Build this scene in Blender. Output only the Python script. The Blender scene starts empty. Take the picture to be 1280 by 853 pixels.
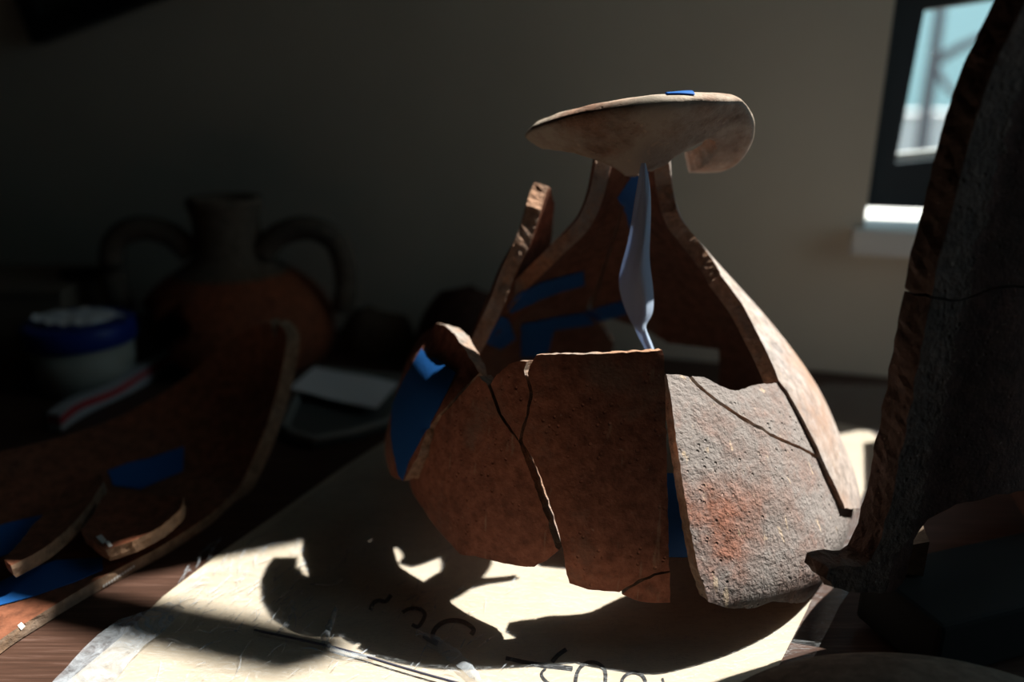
import bpy, bmesh, math, random
from mathutils import Vector, Matrix, noise
from mathutils.geometry import delaunay_2d_cdt
from mathutils.bvhtree import BVHTree

random.seed(7)
H = 0.34                      # camera height above the table top, metres; distances below are in this unit
F_PX, CX, CY = 995.0, 640.0, 426.5
PITCH = math.radians(18.0)
SC = bpy.context.scene
COL = SC.collection

# ------------------------------------------------------------------ camera
cam_data = bpy.data.cameras.new('camera')
cam_data.sensor_width = 36.0
cam_data.lens = F_PX / 1280.0 * 36.0
cam_data.clip_start = 0.01
cam_data.dof.use_dof = True
cam_data.dof.focus_distance = 1.45 * H
cam_data.dof.aperture_fstop = 2.4
cam = bpy.data.objects.new('camera', cam_data)
cam.location = (0, 0, H)
cam.rotation_euler = (math.pi / 2 - PITCH, 0, 0)
COL.objects.link(cam)
SC.camera = cam

# ------------------------------------------------------------------ world, sun, exposure
SUN_AZ, SUN_EL = 22.0, 56.0   # azimuth from +x towards +y
world = bpy.data.worlds.new('sky')
SC.world = world
world.use_nodes = True
bg = world.node_tree.nodes['Background']
bg.inputs[0].default_value = (0.50, 0.74, 0.86, 1)
bg.inputs[1].default_value = 1.85
sd = bpy.data.lights.new('sun', 'SUN')
sd.energy = 14.0
sd.angle = math.radians(0.53)
sd.color = (1.0, 0.93, 0.82)
sun = bpy.data.objects.new('sun', sd)
az, el = math.radians(SUN_AZ), math.radians(SUN_EL)
to_sun = Vector((math.cos(az) * math.cos(el), math.sin(az) * math.cos(el), math.sin(el)))
sun.rotation_euler = to_sun.to_track_quat('Z', 'Y').to_euler()
sun.location = to_sun * 6
COL.objects.link(sun)
SC.view_settings.view_transform = 'Standard'
SC.view_settings.look = 'None'
SC.view_settings.exposure = 0.0
SC.view_settings.gamma = 1.0
SC.view_settings.use_curve_mapping = False
SC.cycles.use_denoising = True
SC.cycles.max_bounces = 10
SC.cycles.diffuse_bounces = 6
SC.cycles.transparent_max_bounces = 12
SC.cycles.sample_clamp_indirect = 6.0

# ------------------------------------------------------------------ pixel rays
CAM = Vector((0, 0, H))
FW = Vector((0, math.cos(PITCH), -math.sin(PITCH)))
UP = Vector((0, math.sin(PITCH), math.cos(PITCH)))
RT = Vector((1, 0, 0))
def ray(px, py):
    return (FW + RT * ((px - CX) / F_PX) + UP * ((CY - py) / F_PX)).normalized()
def on_plane(px, py, p, n):
    d = ray(px, py)
    return CAM + d * ((p - CAM).dot(n) / d.dot(n))
def ground(px, py, z=0.0):
    return on_plane(px, py, Vector((0, 0, z)), Vector((0, 0, 1)))
def at_y(px, py, y):           # y in units of H
    return on_plane(px, py, Vector((0, y * H, 0)), Vector((0, 1, 0)))

# ------------------------------------------------------------------ tagging and linking
def tag(o, label=None, cat=None, group=None, kind=None):
    if label: o['label'] = label
    if cat: o['category'] = cat
    if group: o['group'] = group
    if kind: o['kind'] = kind
    return o
def empty(name, loc=(0, 0, 0)):
    o = bpy.data.objects.new(name, None)
    o.empty_display_size = 0.02
    o.location = loc
    COL.objects.link(o)
    return o
def put(name, me, parent=None):
    o = bpy.data.objects.new(name, me)
    COL.objects.link(o)
    if parent is not None:
        o.parent = parent
        o.matrix_parent_inverse = Matrix.Translation(parent.location).inverted() if parent.type == 'EMPTY' else Matrix()
    return o
def mesh(name, verts, faces, mats, midx=None, smooth=None):
    me = bpy.data.meshes.new(name)
    me.from_pydata([tuple(v) for v in verts], [], faces)
    for m in mats: me.materials.append(m)
    if midx: me.polygons.foreach_set('material_index', midx)
    if smooth is True: me.polygons.foreach_set('use_smooth', [True] * len(me.polygons))
    elif smooth: me.polygons.foreach_set('use_smooth', smooth)
    me.update()
    return me

# ------------------------------------------------------------------ materials
def new_mat(name):
    m = bpy.data.materials.new(name)
    m.use_nodes = True
    nt = m.node_tree
    b = nt.nodes['Principled BSDF']
    return m, nt, b
def N(nt, t, **kw):
    n = nt.nodes.new(t)
    for k, v in kw.items():
        if k in n.inputs: n.inputs[k].default_value = v
        else: setattr(n, k, v)
    return n
def ramp(nt, src, stops):
    r = nt.nodes.new('ShaderNodeValToRGB')
    e = r.color_ramp.elements
    while len(e) < len(stops): e.new(0.5)
    for i, (p, c) in enumerate(stops):
        e[i].position = p
        e[i].color = (c[0], c[1], c[2], 1) if not isinstance(c, (int, float)) else (c, c, c, 1)
    nt.links.new(src, r.inputs[0])
    return r
def mix(nt, f, a, b):
    m = nt.nodes.new('ShaderNodeMix'); m.data_type = 'RGBA'
    for sock, v in ((m.inputs[0], f), (m.inputs[6], a), (m.inputs[7], b)):
        if isinstance(v, bpy.types.NodeSocket): nt.links.new(v, sock)
        elif isinstance(v, (int, float)): sock.default_value = v
        else: sock.default_value = (v[0], v[1], v[2], 1)
    return m.outputs[2]
def simple(name, col, rough=0.6, spec=0.3, metal=0.0):
    m, nt, b = new_mat(name)
    b.inputs['Base Color'].default_value = (*col, 1)
    b.inputs['Roughness'].default_value = rough
    b.inputs['Specular IOR Level'].default_value = spec
    b.inputs['Metallic'].default_value = metal
    return m
def clay(name, base, second, patch=None, patch_amt=0.5, scale=1.0, bump=0.35, pits=0.5, rough=0.85, streak=0.0, bdist=0.0012, spec=0.2):
    m, nt, b = new_mat(name)
    L = nt.links.new
    tc = N(nt, 'ShaderNodeTexCoord')
    n1 = N(nt, 'ShaderNodeTexNoise', Scale=14.0 * scale, Detail=6.0, Roughness=0.6)
    n2 = N(nt, 'ShaderNodeTexNoise', Scale=120.0 * scale, Detail=5.0, Roughness=0.65)
    n3 = N(nt, 'ShaderNodeTexNoise', Scale=420.0 * scale, Detail=3.0)
    vo = N(nt, 'ShaderNodeTexVoronoi', Scale=190.0 * scale)
    for n in (n1, n2, n3, vo): L(tc.outputs['Object'], n.inputs['Vector'])
    r1 = ramp(nt, n1.outputs[0], [(0.35, 0.0), (0.65, 1.0)])
    c = mix(nt, r1.outputs[0], base, second)
    r2 = ramp(nt, n2.outputs[0], [(0.32, 0.5), (0.68, 1.45)])
    mm = N(nt, 'ShaderNodeMix'); mm.data_type = 'RGBA'; mm.blend_type = 'MULTIPLY'; mm.inputs[0].default_value = 0.8
    L(c, mm.inputs[6]); L(r2.outputs[0], mm.inputs[7]); c = mm.outputs[2]
    if patch:
        n4 = N(nt, 'ShaderNodeTexNoise', Scale=9.0 * scale, Detail=7.0, Roughness=0.7)
        mp4 = N(nt, 'ShaderNodeMapping'); mp4.inputs['Location'].default_value = (3.1, 1.7, 0.4)
        L(tc.outputs['Object'], mp4.inputs[0]); L(mp4.outputs[0], n4.inputs['Vector'])
        r4 = ramp(nt, n4.outputs[0], [(0.62 - 0.3 * patch_amt, 0.0), (0.78 - 0.3 * patch_amt, 1.0)])
        c = mix(nt, r4.outputs[0], c, patch)
    # small pale specks
    r5 = ramp(nt, n3.outputs[0], [(0.70, 0.0), (0.76, 1.0)])
    c = mix(nt, mixf(nt, r5.outputs[0], 0.35), c, (0.62, 0.48, 0.38))
    if streak:
        wv = N(nt, 'ShaderNodeTexNoise', Scale=60.0, Detail=2.0)
        mp = N(nt, 'ShaderNodeMapping'); mp.inputs['Scale'].default_value = (3.0, 3.0, 0.25)
        mp.inputs['Rotation'].default_value = (0, 0.35, 0)
        L(tc.outputs['Object'], mp.inputs[0]); L(mp.outputs[0], wv.inputs['Vector'])
        r6 = ramp(nt, wv.outputs[0], [(0.66, 0.0), (0.74, 1.0)])
        c = mix(nt, mixf(nt, r6.outputs[0], streak), c, (0.66, 0.50, 0.36))
    L(c, b.inputs['Base Color'])
    b.inputs['Roughness'].default_value = rough
    b.inputs['Specular IOR Level'].default_value = spec
    pr = ramp(nt, vo.outputs['Distance'], [(0.05, 0.0), (0.22, 1.0)])
    gate = N(nt, 'ShaderNodeTexNoise', Scale=38.0 * scale, Detail=2.0)
    L(tc.outputs['Object'], gate.inputs['Vector'])
    gr = ramp(nt, gate.outputs[0], [(0.48, 1.0), (0.60, 0.0)])
    mx = N(nt, 'ShaderNodeMath', operation='MAXIMUM'); L(pr.outputs[0], mx.inputs[0]); L(gr.outputs[0], mx.inputs[1])
    a1 = N(nt, 'ShaderNodeMath', operation='MULTIPLY'); L(mx.outputs[0], a1.inputs[0]); a1.inputs[1].default_value = pits
    a2 = N(nt, 'ShaderNodeMath', operation='ADD'); L(a1.outputs[0], a2.inputs[0]); L(n2.outputs[0], a2.inputs[1])
    a3 = N(nt, 'ShaderNodeMath', operation='MULTIPLY_ADD'); L(n3.outputs[0], a3.inputs[0]); a3.inputs[1].default_value = 0.35; L(a2.outputs[0], a3.inputs[2])
    bp = N(nt, 'ShaderNodeBump', Strength=bump, Distance=bdist)
    L(a3.outputs[0], bp.inputs['Height']); L(bp.outputs[0], b.inputs['Normal'])
    return m
def mixf(nt, s, k):
    m = N(nt, 'ShaderNodeMath', operation='MULTIPLY'); nt.links.new(s, m.inputs[0]); m.inputs[1].default_value = k
    return m.outputs[0]

M = {}
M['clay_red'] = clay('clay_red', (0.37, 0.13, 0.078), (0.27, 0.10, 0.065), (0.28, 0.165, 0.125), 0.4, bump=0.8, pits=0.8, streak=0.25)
M['clay_grey'] = clay('clay_grey', (0.27, 0.115, 0.08), (0.21, 0.15, 0.135), (0.25, 0.22, 0.215), 0.75, bump=1.0, pits=1.3, streak=0.6, bdist=0.0022)
M['clay_pale'] = clay('clay_pale', (0.37, 0.30, 0.27), (0.30, 0.27, 0.27), (0.34, 0.22, 0.17), 0.3, bump=0.4, pits=0.5, streak=0.25)
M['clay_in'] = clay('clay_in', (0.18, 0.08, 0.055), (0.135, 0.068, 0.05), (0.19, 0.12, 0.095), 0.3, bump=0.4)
M['clay_edge'] = clay('clay_edge', (0.40, 0.22, 0.14), (0.30, 0.19, 0.14), (0.30, 0.27, 0.25), 0.5, scale=1.6, bump=1.0, bdist=0.002)
M['clay_rim'] = clay('clay_rim', (0.30, 0.17, 0.12), (0.17, 0.11, 0.085), (0.44, 0.37, 0.31), 0.55, bump=0.9, streak=0.4)
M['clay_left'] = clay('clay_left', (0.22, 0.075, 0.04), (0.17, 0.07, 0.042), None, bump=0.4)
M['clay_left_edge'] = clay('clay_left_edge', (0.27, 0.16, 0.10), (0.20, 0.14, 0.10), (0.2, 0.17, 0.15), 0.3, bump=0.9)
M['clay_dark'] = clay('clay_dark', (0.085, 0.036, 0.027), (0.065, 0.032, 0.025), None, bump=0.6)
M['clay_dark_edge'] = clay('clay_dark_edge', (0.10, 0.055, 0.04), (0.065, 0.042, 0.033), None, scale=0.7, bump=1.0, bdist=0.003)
M['clay_orange'] = clay('clay_orange', (0.26, 0.07, 0.03), (0.20, 0.06, 0.03), None, bump=0.3)
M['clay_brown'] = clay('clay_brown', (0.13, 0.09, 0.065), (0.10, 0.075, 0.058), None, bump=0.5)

def tape_mat(name, col, trans=0.15):
    m, nt, b = new_mat(name)
    tc = N(nt, 'ShaderNodeTexCoord')
    n = N(nt, 'ShaderNodeTexNoise', Scale=500.0, Detail=2.0)
    nt.links.new(tc.outputs['Object'], n.inputs['Vector'])
    bp = N(nt, 'ShaderNodeBump', Strength=0.3, Distance=0.0005)
    nt.links.new(n.outputs[0], bp.inputs['Height']); nt.links.new(bp.outputs[0], b.inputs['Normal'])
    b.inputs['Base Color'].default_value = (*col, 1)
    b.inputs['Roughness'].default_value = 0.55
    b.inputs['Specular IOR Level'].default_value = 0.3
    if trans:
        tr = N(nt, 'ShaderNodeBsdfTranslucent'); tr.inputs[0].default_value = (*col, 1)
        mx = N(nt, 'ShaderNodeMixShader'); mx.inputs[0].default_value = trans
        nt.links.new(b.outputs[0], mx.inputs[1]); nt.links.new(tr.outputs[0], mx.inputs[2])
        nt.links.new(mx.outputs[0], nt.nodes['Material Output'].inputs[0])
    return m
M['blue_tape'] = tape_mat('blue_tape', (0.015, 0.12, 0.42))
M['pale_tape'] = tape_mat('pale_tape', (0.50, 0.60, 0.78), 0.3)

def wall_mat():
    m, nt, b = new_mat('painted_plaster')
    tc = N(nt, 'ShaderNodeTexCoord')
    n = N(nt, 'ShaderNodeTexNoise', Scale=6.0, Detail=5.0)
    n2 = N(nt, 'ShaderNodeTexNoise', Scale=90.0, Detail=4.0)
    for q in (n, n2): nt.links.new(tc.outputs['Object'], q.inputs['Vector'])
    r = ramp(nt, n.outputs[0], [(0.3, (0.60, 0.545, 0.455)), (0.7, (0.65, 0.595, 0.50))])
    nt.links.new(r.outputs[0], b.inputs['Base Color'])
    bp = N(nt, 'ShaderNodeBump', Strength=0.25, Distance=0.002)
    nt.links.new(n2.outputs[0], bp.inputs['Height']); nt.links.new(bp.outputs[0], b.inputs['Normal'])
    b.inputs['Roughness'].default_value = 0.8
    return m
M['wall'] = wall_mat()
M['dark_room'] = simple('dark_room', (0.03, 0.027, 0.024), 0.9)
def wood_mat():
    m, nt, b = new_mat('dark_wood')
    tc = N(nt, 'ShaderNodeTexCoord')
    mp = N(nt, 'ShaderNodeMapping'); mp.inputs['Rotation'].default_value = (0, 0, 0.75); mp.inputs['Scale'].default_value = (2.0, 60.0, 2.0)
    nt.links.new(tc.outputs['Object'], mp.inputs[0])
    n = N(nt, 'ShaderNodeTexNoise', Scale=6.0, Detail=8.0, Roughness=0.7)
    nt.links.new(mp.outputs[0], n.inputs['Vector'])
    r = ramp(nt, n.outputs[0], [(0.3, (0.035, 0.018, 0.013)), (0.55, (0.07, 0.035, 0.025)), (0.75, (0.16, 0.10, 0.085))])
    nt.links.new(r.outputs[0], b.inputs['Base Color'])
    b.inputs['Roughness'].default_value = 0.55
    b.inputs['Specular IOR Level'].default_value = 0.2
    bp = N(nt, 'ShaderNodeBump', Strength=0.2, Distance=0.001)
    nt.links.new(n.outputs[0], bp.inputs['Height']); nt.links.new(bp.outputs[0], b.inputs['Normal'])
    return m
M['wood'] = wood_mat()
def kraft_mat():
    m, nt, b = new_mat('kraft_paper')
    tc = N(nt, 'ShaderNodeTexCoord')
    n = N(nt, 'ShaderNodeTexNoise', Scale=25.0, Detail=6.0)
    nt.links.new(tc.outputs['Object'], n.inputs['Vector'])
    r = ramp(nt, n.outputs[0], [(0.3, (0.45, 0.38, 0.295)), (0.7, (0.53, 0.455, 0.36))])
    nt.links.new(r.outputs[0], b.inputs['Base Color'])
    b.inputs['Roughness'].default_value = 0.75
    return m
M['kraft'] = kraft_mat()
def film_mat():
    m, nt, b = new_mat('clear_film')
    L = nt.links.new
    tc = N(nt, 'ShaderNodeTexCoord')
    mp = N(nt, 'ShaderNodeMapping'); mp.inputs['Rotation'].default_value = (0, 0, 0.8); mp.inputs['Scale'].default_value = (1.0, 5.0, 1.0)
    L(tc.outputs['Object'], mp.inputs[0])
    n = N(nt, 'ShaderNodeTexNoise', Scale=18.0, Detail=6.0, Roughness=0.6, Distortion=1.2)
    L(mp.outputs[0], n.inputs['Vector'])
    bp = N(nt, 'ShaderNodeBump', Strength=0.35, Distance=0.002)
    L(n.outputs[0], bp.inputs['Height'])
    tr = N(nt, 'ShaderNodeBsdfTransparent'); tr.inputs[0].default_value = (0.97, 0.97, 0.98, 1)
    gl = N(nt, 'ShaderNodeBsdfGlossy'); gl.inputs['Roughness'].default_value = 0.12
    L(bp.outputs[0], gl.inputs['Normal'])
    lw = N(nt, 'ShaderNodeLayerWeight'); lw.inputs[0].default_value = 0.5
    L(bp.outputs[0], lw.inputs['Normal'])
    pw = N(nt, 'ShaderNodeMath', operation='POWER'); L(lw.outputs['Facing'], pw.inputs[0]); pw.inputs[1].default_value = 4.0
    fa = N(nt, 'ShaderNodeMath', operation='MULTIPLY_ADD'); L(pw.outputs[0], fa.inputs[0]); fa.inputs[1].default_value = 0.75; fa.inputs[2].default_value = 0.05
    m1 = N(nt, 'ShaderNodeMixShader'); L(fa.outputs[0], m1.inputs[0]); L(tr.outputs[0], m1.inputs[1]); L(gl.outputs[0], m1.inputs[2])
    df = N(nt, 'ShaderNodeBsdfDiffuse'); df.inputs[0].default_value = (0.8, 0.84, 0.9, 1)
    L(bp.outputs[0], df.inputs['Normal'])
    # creases scatter white
    n2 = N(nt, 'ShaderNodeTexNoise', Scale=30.0, Detail=5.0, Roughness=0.7, Distortion=2.0)
    L(mp.outputs[0], n2.inputs['Vector'])
    r = ramp(nt, n2.outputs[0], [(0.484, 0.015), (0.5, 0.32), (0.516, 0.015)])
    m2 = N(nt, 'ShaderNodeMixShader'); L(r.outputs[0], m2.inputs[0]); L(m1.outputs[0], m2.inputs[1]); L(df.outputs[0], m2.inputs[2])
    L(m2.outputs[0], nt.nodes['Material Output'].inputs[0])
    return m
M['film'] = film_mat()
def milky_mat():
    m, nt, b = new_mat('milky_film')
    L = nt.links.new
    tc = N(nt, 'ShaderNodeTexCoord')
    n = N(nt, 'ShaderNodeTexNoise', Scale=70.0, Detail=5.0, Roughness=0.7, Distortion=1.5)
    L(tc.outputs['Object'], n.inputs['Vector'])
    r = ramp(nt, n.outputs[0], [(0.35, 0.12), (0.65, 0.55)])
    tr = N(nt, 'ShaderNodeBsdfTransparent')
    df = N(nt, 'ShaderNodeBsdfDiffuse'); df.inputs[0].default_value = (0.55, 0.60, 0.68, 1)
    m1 = N(nt, 'ShaderNodeMixShader'); L(r.outputs[0], m1.inputs[0]); L(tr.outputs[0], m1.inputs[1]); L(df.outputs[0], m1.inputs[2])
    gl = N(nt, 'ShaderNodeBsdfGlossy'); gl.inputs['Roughness'].default_value = 0.2
    m2 = N(nt, 'ShaderNodeMixShader'); m2.inputs[0].default_value = 0.06; L(m1.outputs[0], m2.inputs[1]); L(gl.outputs[0], m2.inputs[2])
    L(m2.outputs[0], nt.nodes['Material Output'].inputs[0])
    return m
M['milky'] = milky_mat()
def glass_mat():
    m, nt, b = new_mat('window_glass')
    tr = N(nt, 'ShaderNodeBsdfTransparent'); tr.inputs[0].default_value = (0.95, 0.97, 0.97, 1)
    gl = N(nt, 'ShaderNodeBsdfGlossy'); gl.inputs['Roughness'].default_value = 0.02
    mx = N(nt, 'ShaderNodeMixShader'); mx.inputs[0].default_value = 0.05
    nt.links.new(tr.outputs[0], mx.inputs[1]); nt.links.new(gl.outputs[0], mx.inputs[2])
    nt.links.new(mx.outputs[0], nt.nodes['Material Output'].inputs[0])
    return m
M['glass'] = glass_mat()
M['frame_dark'] = simple('frame_dark', (0.035, 0.045, 0.055), 0.5)
M['stone'] = simple('sill_stone', (0.75, 0.75, 0.74), 0.4)
M['seam'] = simple('seam_plastic', (0.06, 0.06, 0.09), 0.4)
M['ink'] = simple('black_marker', (0.012, 0.012, 0.015), 0.5)
M['white_plastic'] = simple('white_plastic', (0.36, 0.36, 0.32), 0.5)
M['blue_plastic'] = simple('blue_plastic', (0.012, 0.035, 0.25), 0.4)
M['red_print'] = simple('red_print', (0.55, 0.03, 0.04), 0.5)
M['white_card'] = simple('white_card', (0.85, 0.85, 0.9), 0.7)
M['white_packet'] = simple('white_packet', (0.42, 0.44, 0.48), 0.5)
M['tray'] = simple('grey_tray', (0.10, 0.11, 0.11), 0.4)
M['tray_lip'] = simple('grey_tray_lip', (0.26, 0.27, 0.26), 0.4)
M['foam'] = simple('dark_foam', (0.02, 0.02, 0.02), 0.95, 0.1)
M['black'] = simple('black_lacquer', (0.01, 0.01, 0.01), 0.5)
M['picture'] = simple('picture_print', (0.05, 0.05, 0.045), 0.6)
M['cardboard'] = simple('cardboard', (0.16, 0.12, 0.09), 0.8)
M['tag_white'] = simple('tag_white', (0.7, 0.7, 0.7), 0.7)
M['turquoise'] = simple('turquoise_paint', (0.45, 0.62, 0.66), 0.8)
M['render_white'] = simple('render_white', (0.62, 0.58, 0.60), 0.8)
M['pink'] = simple('pink_paint', (0.45, 0.22, 0.24), 0.8)
M['leaf'] = simple('leaf', (0.10, 0.16, 0.07), 0.8)
M['bark'] = simple('bark', (0.10, 0.10, 0.12), 0.8)
M['earth'] = simple('earth', (0.30, 0.27, 0.22), 0.9)

# ------------------------------------------------------------------ generic shapes
def box_vf(x0, x1, y0, y1, z0, z1):
    v = [Vector((x, y, z)) for x in (x0, x1) for y in (y0, y1) for z in (z0, z1)]
    f = [(0, 1, 3, 2), (4, 6, 7, 5), (0, 4, 5, 1), (2, 3, 7, 6), (0, 2, 6, 4), (1, 5, 7, 3)]
    return v, f
def join_vf(parts):
    V, F = [], []
    for v, f in parts:
        o = len(V); V += list(v); F += [tuple(i + o for i in q) for q in f]
    return V, F
def bevel(me, w=0.002, seg=2):
    bm = bmesh.new(); bm.from_mesh(me)
    bmesh.ops.bevel(bm, geom=list(bm.edges), offset=w, segments=seg, affect='EDGES', profile=0.6)
    bm.to_mesh(me); bm.free(); me.update()
def tube_vf(pts, rad, seg=8, close=True):
    V, F = [], []
    n = len(pts)
    for i, p in enumerate(pts):
        d = (pts[min(i + 1, n - 1)] - pts[max(i - 1, 0)]).normalized()
        a = d.cross(Vector((0, 0, 1)))
        if a.length < 0.1: a = d.cross(Vector((1, 0, 0)))
        a.normalize(); b = d.cross(a)
        r = rad[i] if isinstance(rad, (list, tuple)) else rad
        for k in range(seg):
            t = 2 * math.pi * k / seg
            V.append(p + a * math.cos(t) * r + b * math.sin(t) * r)
    for i in range(n - 1):
        for k in range(seg):
            F.append((i * seg + k, i * seg + (k + 1) % seg, (i + 1) * seg + (k + 1) % seg, (i + 1) * seg + k))
    if close:
        F.append(tuple(range(seg - 1, -1, -1))); F.append(tuple((n - 1) * seg + k for k in range(seg)))
    return V, F
def catmull(pts, n):
    out = []
    P = [pts[0]] + list(pts) + [pts[-1]]
    for i in range(1, len(P) - 2):
        for k in range(n):
            t = k / n
            out.append(0.5 * ((2 * P[i]) + (P[i + 1] - P[i - 1]) * t + (2 * P[i - 1] - 5 * P[i] + 4 * P[i + 1] - P[i + 2]) * t * t
                              + (3 * P[i] - P[i - 1] - 3 * P[i + 1] + P[i + 2]) * t ** 3))
    out.append(P[-2])
    return out

def resample(poly, step, closed=True):
    out = []
    n = len(poly)
    for i in range(n if closed else n - 1):
        a, b = poly[i], poly[(i + 1) % n]
        k = max(1, int((b - a).length / step))
        for j in range(k): out.append(a.lerp(b, j / k))
    return out
def inset(poly, d):
    n = len(poly)
    area = sum(poly[i].x * poly[(i + 1) % n].y - poly[(i + 1) % n].x * poly[i].y for i in range(n))
    s = 1 if area > 0 else -1
    out = []
    for i in range(n):
        t = poly[(i + 1) % n] - poly[i - 1]
        if t.length < 1e-9: out.append(poly[i]); continue
        t.normalize()
        out.append(poly[i] + Vector((-t.y, t.x)) * s * d)
    return out
def inside(p, poly):
    c = False
    n = len(poly)
    j = n - 1
    for i in range(n):
        a, b = poly[i], poly[j]
        if (a.y > p.y) != (b.y > p.y) and p.x < (b.x - a.x) * (p.y - a.y) / (b.y - a.y) + a.x: c = not c
        j = i
    return c
def fill2d(poly, grid):
    """triangulate a polygon with interior points; returns points, faces and boundary loop"""
    x0 = min(p.x for p in poly); x1 = max(p.x for p in poly); y0 = min(p.y for p in poly); y1 = max(p.y for p in poly)
    inner = []
    small = inset(poly, grid * 0.4)
    y = y0; row = 0
    while y < y1:
        x = x0 + (grid * 0.5 if row % 2 else 0)
        while x < x1:
            q = Vector((x, y))
            if inside(q, small) and inside(q, poly): inner.append(q)
            x += grid
        y += grid * 0.87; row += 1
    n = len(poly)
    vs = list(poly) + inner
    ov, oe, of, *_ = delaunay_2d_cdt(vs, [(i, (i + 1) % n) for i in range(n)], [], 1, 1e-9)
    cnt = {}
    for f in of:
        for i in range(len(f)):
            e = (f[i], f[(i + 1) % len(f)])
            cnt[e] = cnt.get(e, 0) + 1
    bnd = [e for e in cnt if (e[1], e[0]) not in cnt]
    return ov, of, bnd

def shell(name, pts2, faces, bnd, outer, inner, mats, parent, edge_rough=0.0006):
    """two skins and a rough broken edge; outer / inner map a 2-D point to 3-D"""
    O = [outer(p) for p in pts2]; I = [inner(p) for p in pts2]
    V = O + I; n = len(O)
    F, mi, sm = [], [], []
    # orientation: outer faces must look away from inner skin
    f0 = faces[len(faces) // 2]
    nn = (O[f0[1]] - O[f0[0]]).cross(O[f0[2]] - O[f0[0]])
    flip = nn.dot(O[f0[0]] - I[f0[0]]) < 0
    for f in faces:
        g = tuple(reversed(f)) if flip else tuple(f)
        F.append(g); mi.append(0); sm.append(True)
        F.append(tuple(i + n for i in reversed(g))); mi.append(1); sm.append(True)
    # edge strip with two middle rows
    start = {}
    rows = 3
    def col(i):
        if i not in start:
            base = len(V)
            for k in range(rows + 1):
                t = k / rows
                p = O[i].lerp(I[i], t)
                if 0 < k < rows:
                    p = p + noise.noise_vector(p * 160) * edge_rough * 2.2 + noise.noise_vector(p * 500) * edge_rough
                V.append(p)
            start[i] = base
        return start[i]
    for a, b in bnd:
        if flip: a, b = b, a
        ca, cb = col(a), col(b)
        for k in range(rows):
            F.append((cb + k, ca + k, ca + k + 1, cb + k + 1)); mi.append(2); sm.append(False)
    me = mesh(name, V, F, mats, mi, sm)
    return put(name, me, parent)

# ------------------------------------------------------------------ surfaces of revolution for the jar
class Surf:
    def __init__(s, cx, cy, prof):
        s.cx, s.cy = cx * H, cy * H
        s.p = [(z * H, r * H) for z, r in sorted(prof)]
    def r(s, z):
        p = s.p
        if z <= p[0][0]:
            k = (p[1][1] - p[0][1]) / (p[1][0] - p[0][0]); return p[0][1] + k * (z - p[0][0])
        if z >= p[-1][0]: return p[-1][1]
        for i in range(len(p) - 1):
            if z <= p[i + 1][0]: break
        def m(j):
            if j == 0: return (p[1][1] - p[0][1]) / (p[1][0] - p[0][0])
            if j == len(p) - 1: return (p[j][1] - p[j - 1][1]) / (p[j][0] - p[j - 1][0])
            return (p[j + 1][1] - p[j - 1][1]) / (p[j + 1][0] - p[j - 1][0])
        h = p[i + 1][0] - p[i][0]; t = (z - p[i][0]) / h
        return ((2 * t**3 - 3 * t**2 + 1) * p[i][1] + (t**3 - 2 * t**2 + t) * h * m(i)
                + (-2 * t**3 + 3 * t**2) * p[i + 1][1] + (t**3 - t**2) * h * m(i + 1))
    def pt(s, th, z, off=0.0):
        r = s.r(z); k = (s.r(z + 0.001) - s.r(z - 0.001)) / 0.002
        nl = math.sqrt(1 + k * k)
        rr, zz = r + off / nl, z - off * k / nl
        return Vector((s.cx + rr * math.sin(th), s.cy - rr * math.cos(th), zz))
    def hit(s, px, py, back=False, off=0.0):
        d = ray(px, py)
        best, bp = 1e9, None
        prev = None; hits = []
        for i in range(700):
            t = (0.75 + i * 0.0025) * H
            q = CAM + d * t
            f = math.hypot(q.x - s.cx, q.y - s.cy) - (s.r(q.z) + off)
            if f < best: best, bp = f, q
            if prev is not None and (f < 0) != (prev < 0): hits.append(q)
            prev = f
        q = (hits[-1] if back else hits[0]) if hits else bp
        return math.atan2(q.x - s.cx, -(q.y - s.cy)), q.z

CX0, CY0 = 0.256, 1.74
def prof_px(pts, cx, cy, side):
    c = Vector((cx, cy, 0)) * H; n = Vector((cx, cy, 0)).normalized()
    out = []
    for px, py in pts:
        q = on_plane(px, py, c, n)
        out.append((q.z / H, math.hypot(q.x - c.x, q.y - c.y) / H))
    return out
PR = prof_px([(838, 195), (850, 268), (881, 310), (921, 355), (961, 400), (1000, 450), (1030, 500), (1052, 550)], CX0, CY0, 1)
PR += [(0.13, 0.54), (0.05, 0.53), (-0.02, 0.505), (0.95, 0.088)]
S_R = Surf(CX0, CY0, PR)
S_E = Surf(0.176, 1.785, [(z, r + 0.08) for z, r in PR])
S_C = Surf(CX0, CY0, [(0.0, 0.48), (0.1, 0.50), (0.2, 0.50), (0.35, 0.475), (0.5, 0.445), (0.6, 0.42), (0.7, 0.39)])
PL = prof_px([(545, 403), (520, 430), (505, 465), (495, 500), (489, 540)], 0.22, CY0, -1)
S_L = Surf(0.22, CY0 + 0.036, PL + [(0.12, 0.505), (0.05, 0.49), (-0.02, 0.47), (0.62, 0.36)])
S_K = Surf(CX0, CY0, [(0.0, 0.52), (0.12, 0.53), (0.3, 0.44), (0.436, 0.36), (0.54, 0.31), (0.61, 0.28), (0.67, 0.25), (0.84, 0.196)])
TH = 0.034 * H
TREES = []

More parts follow.
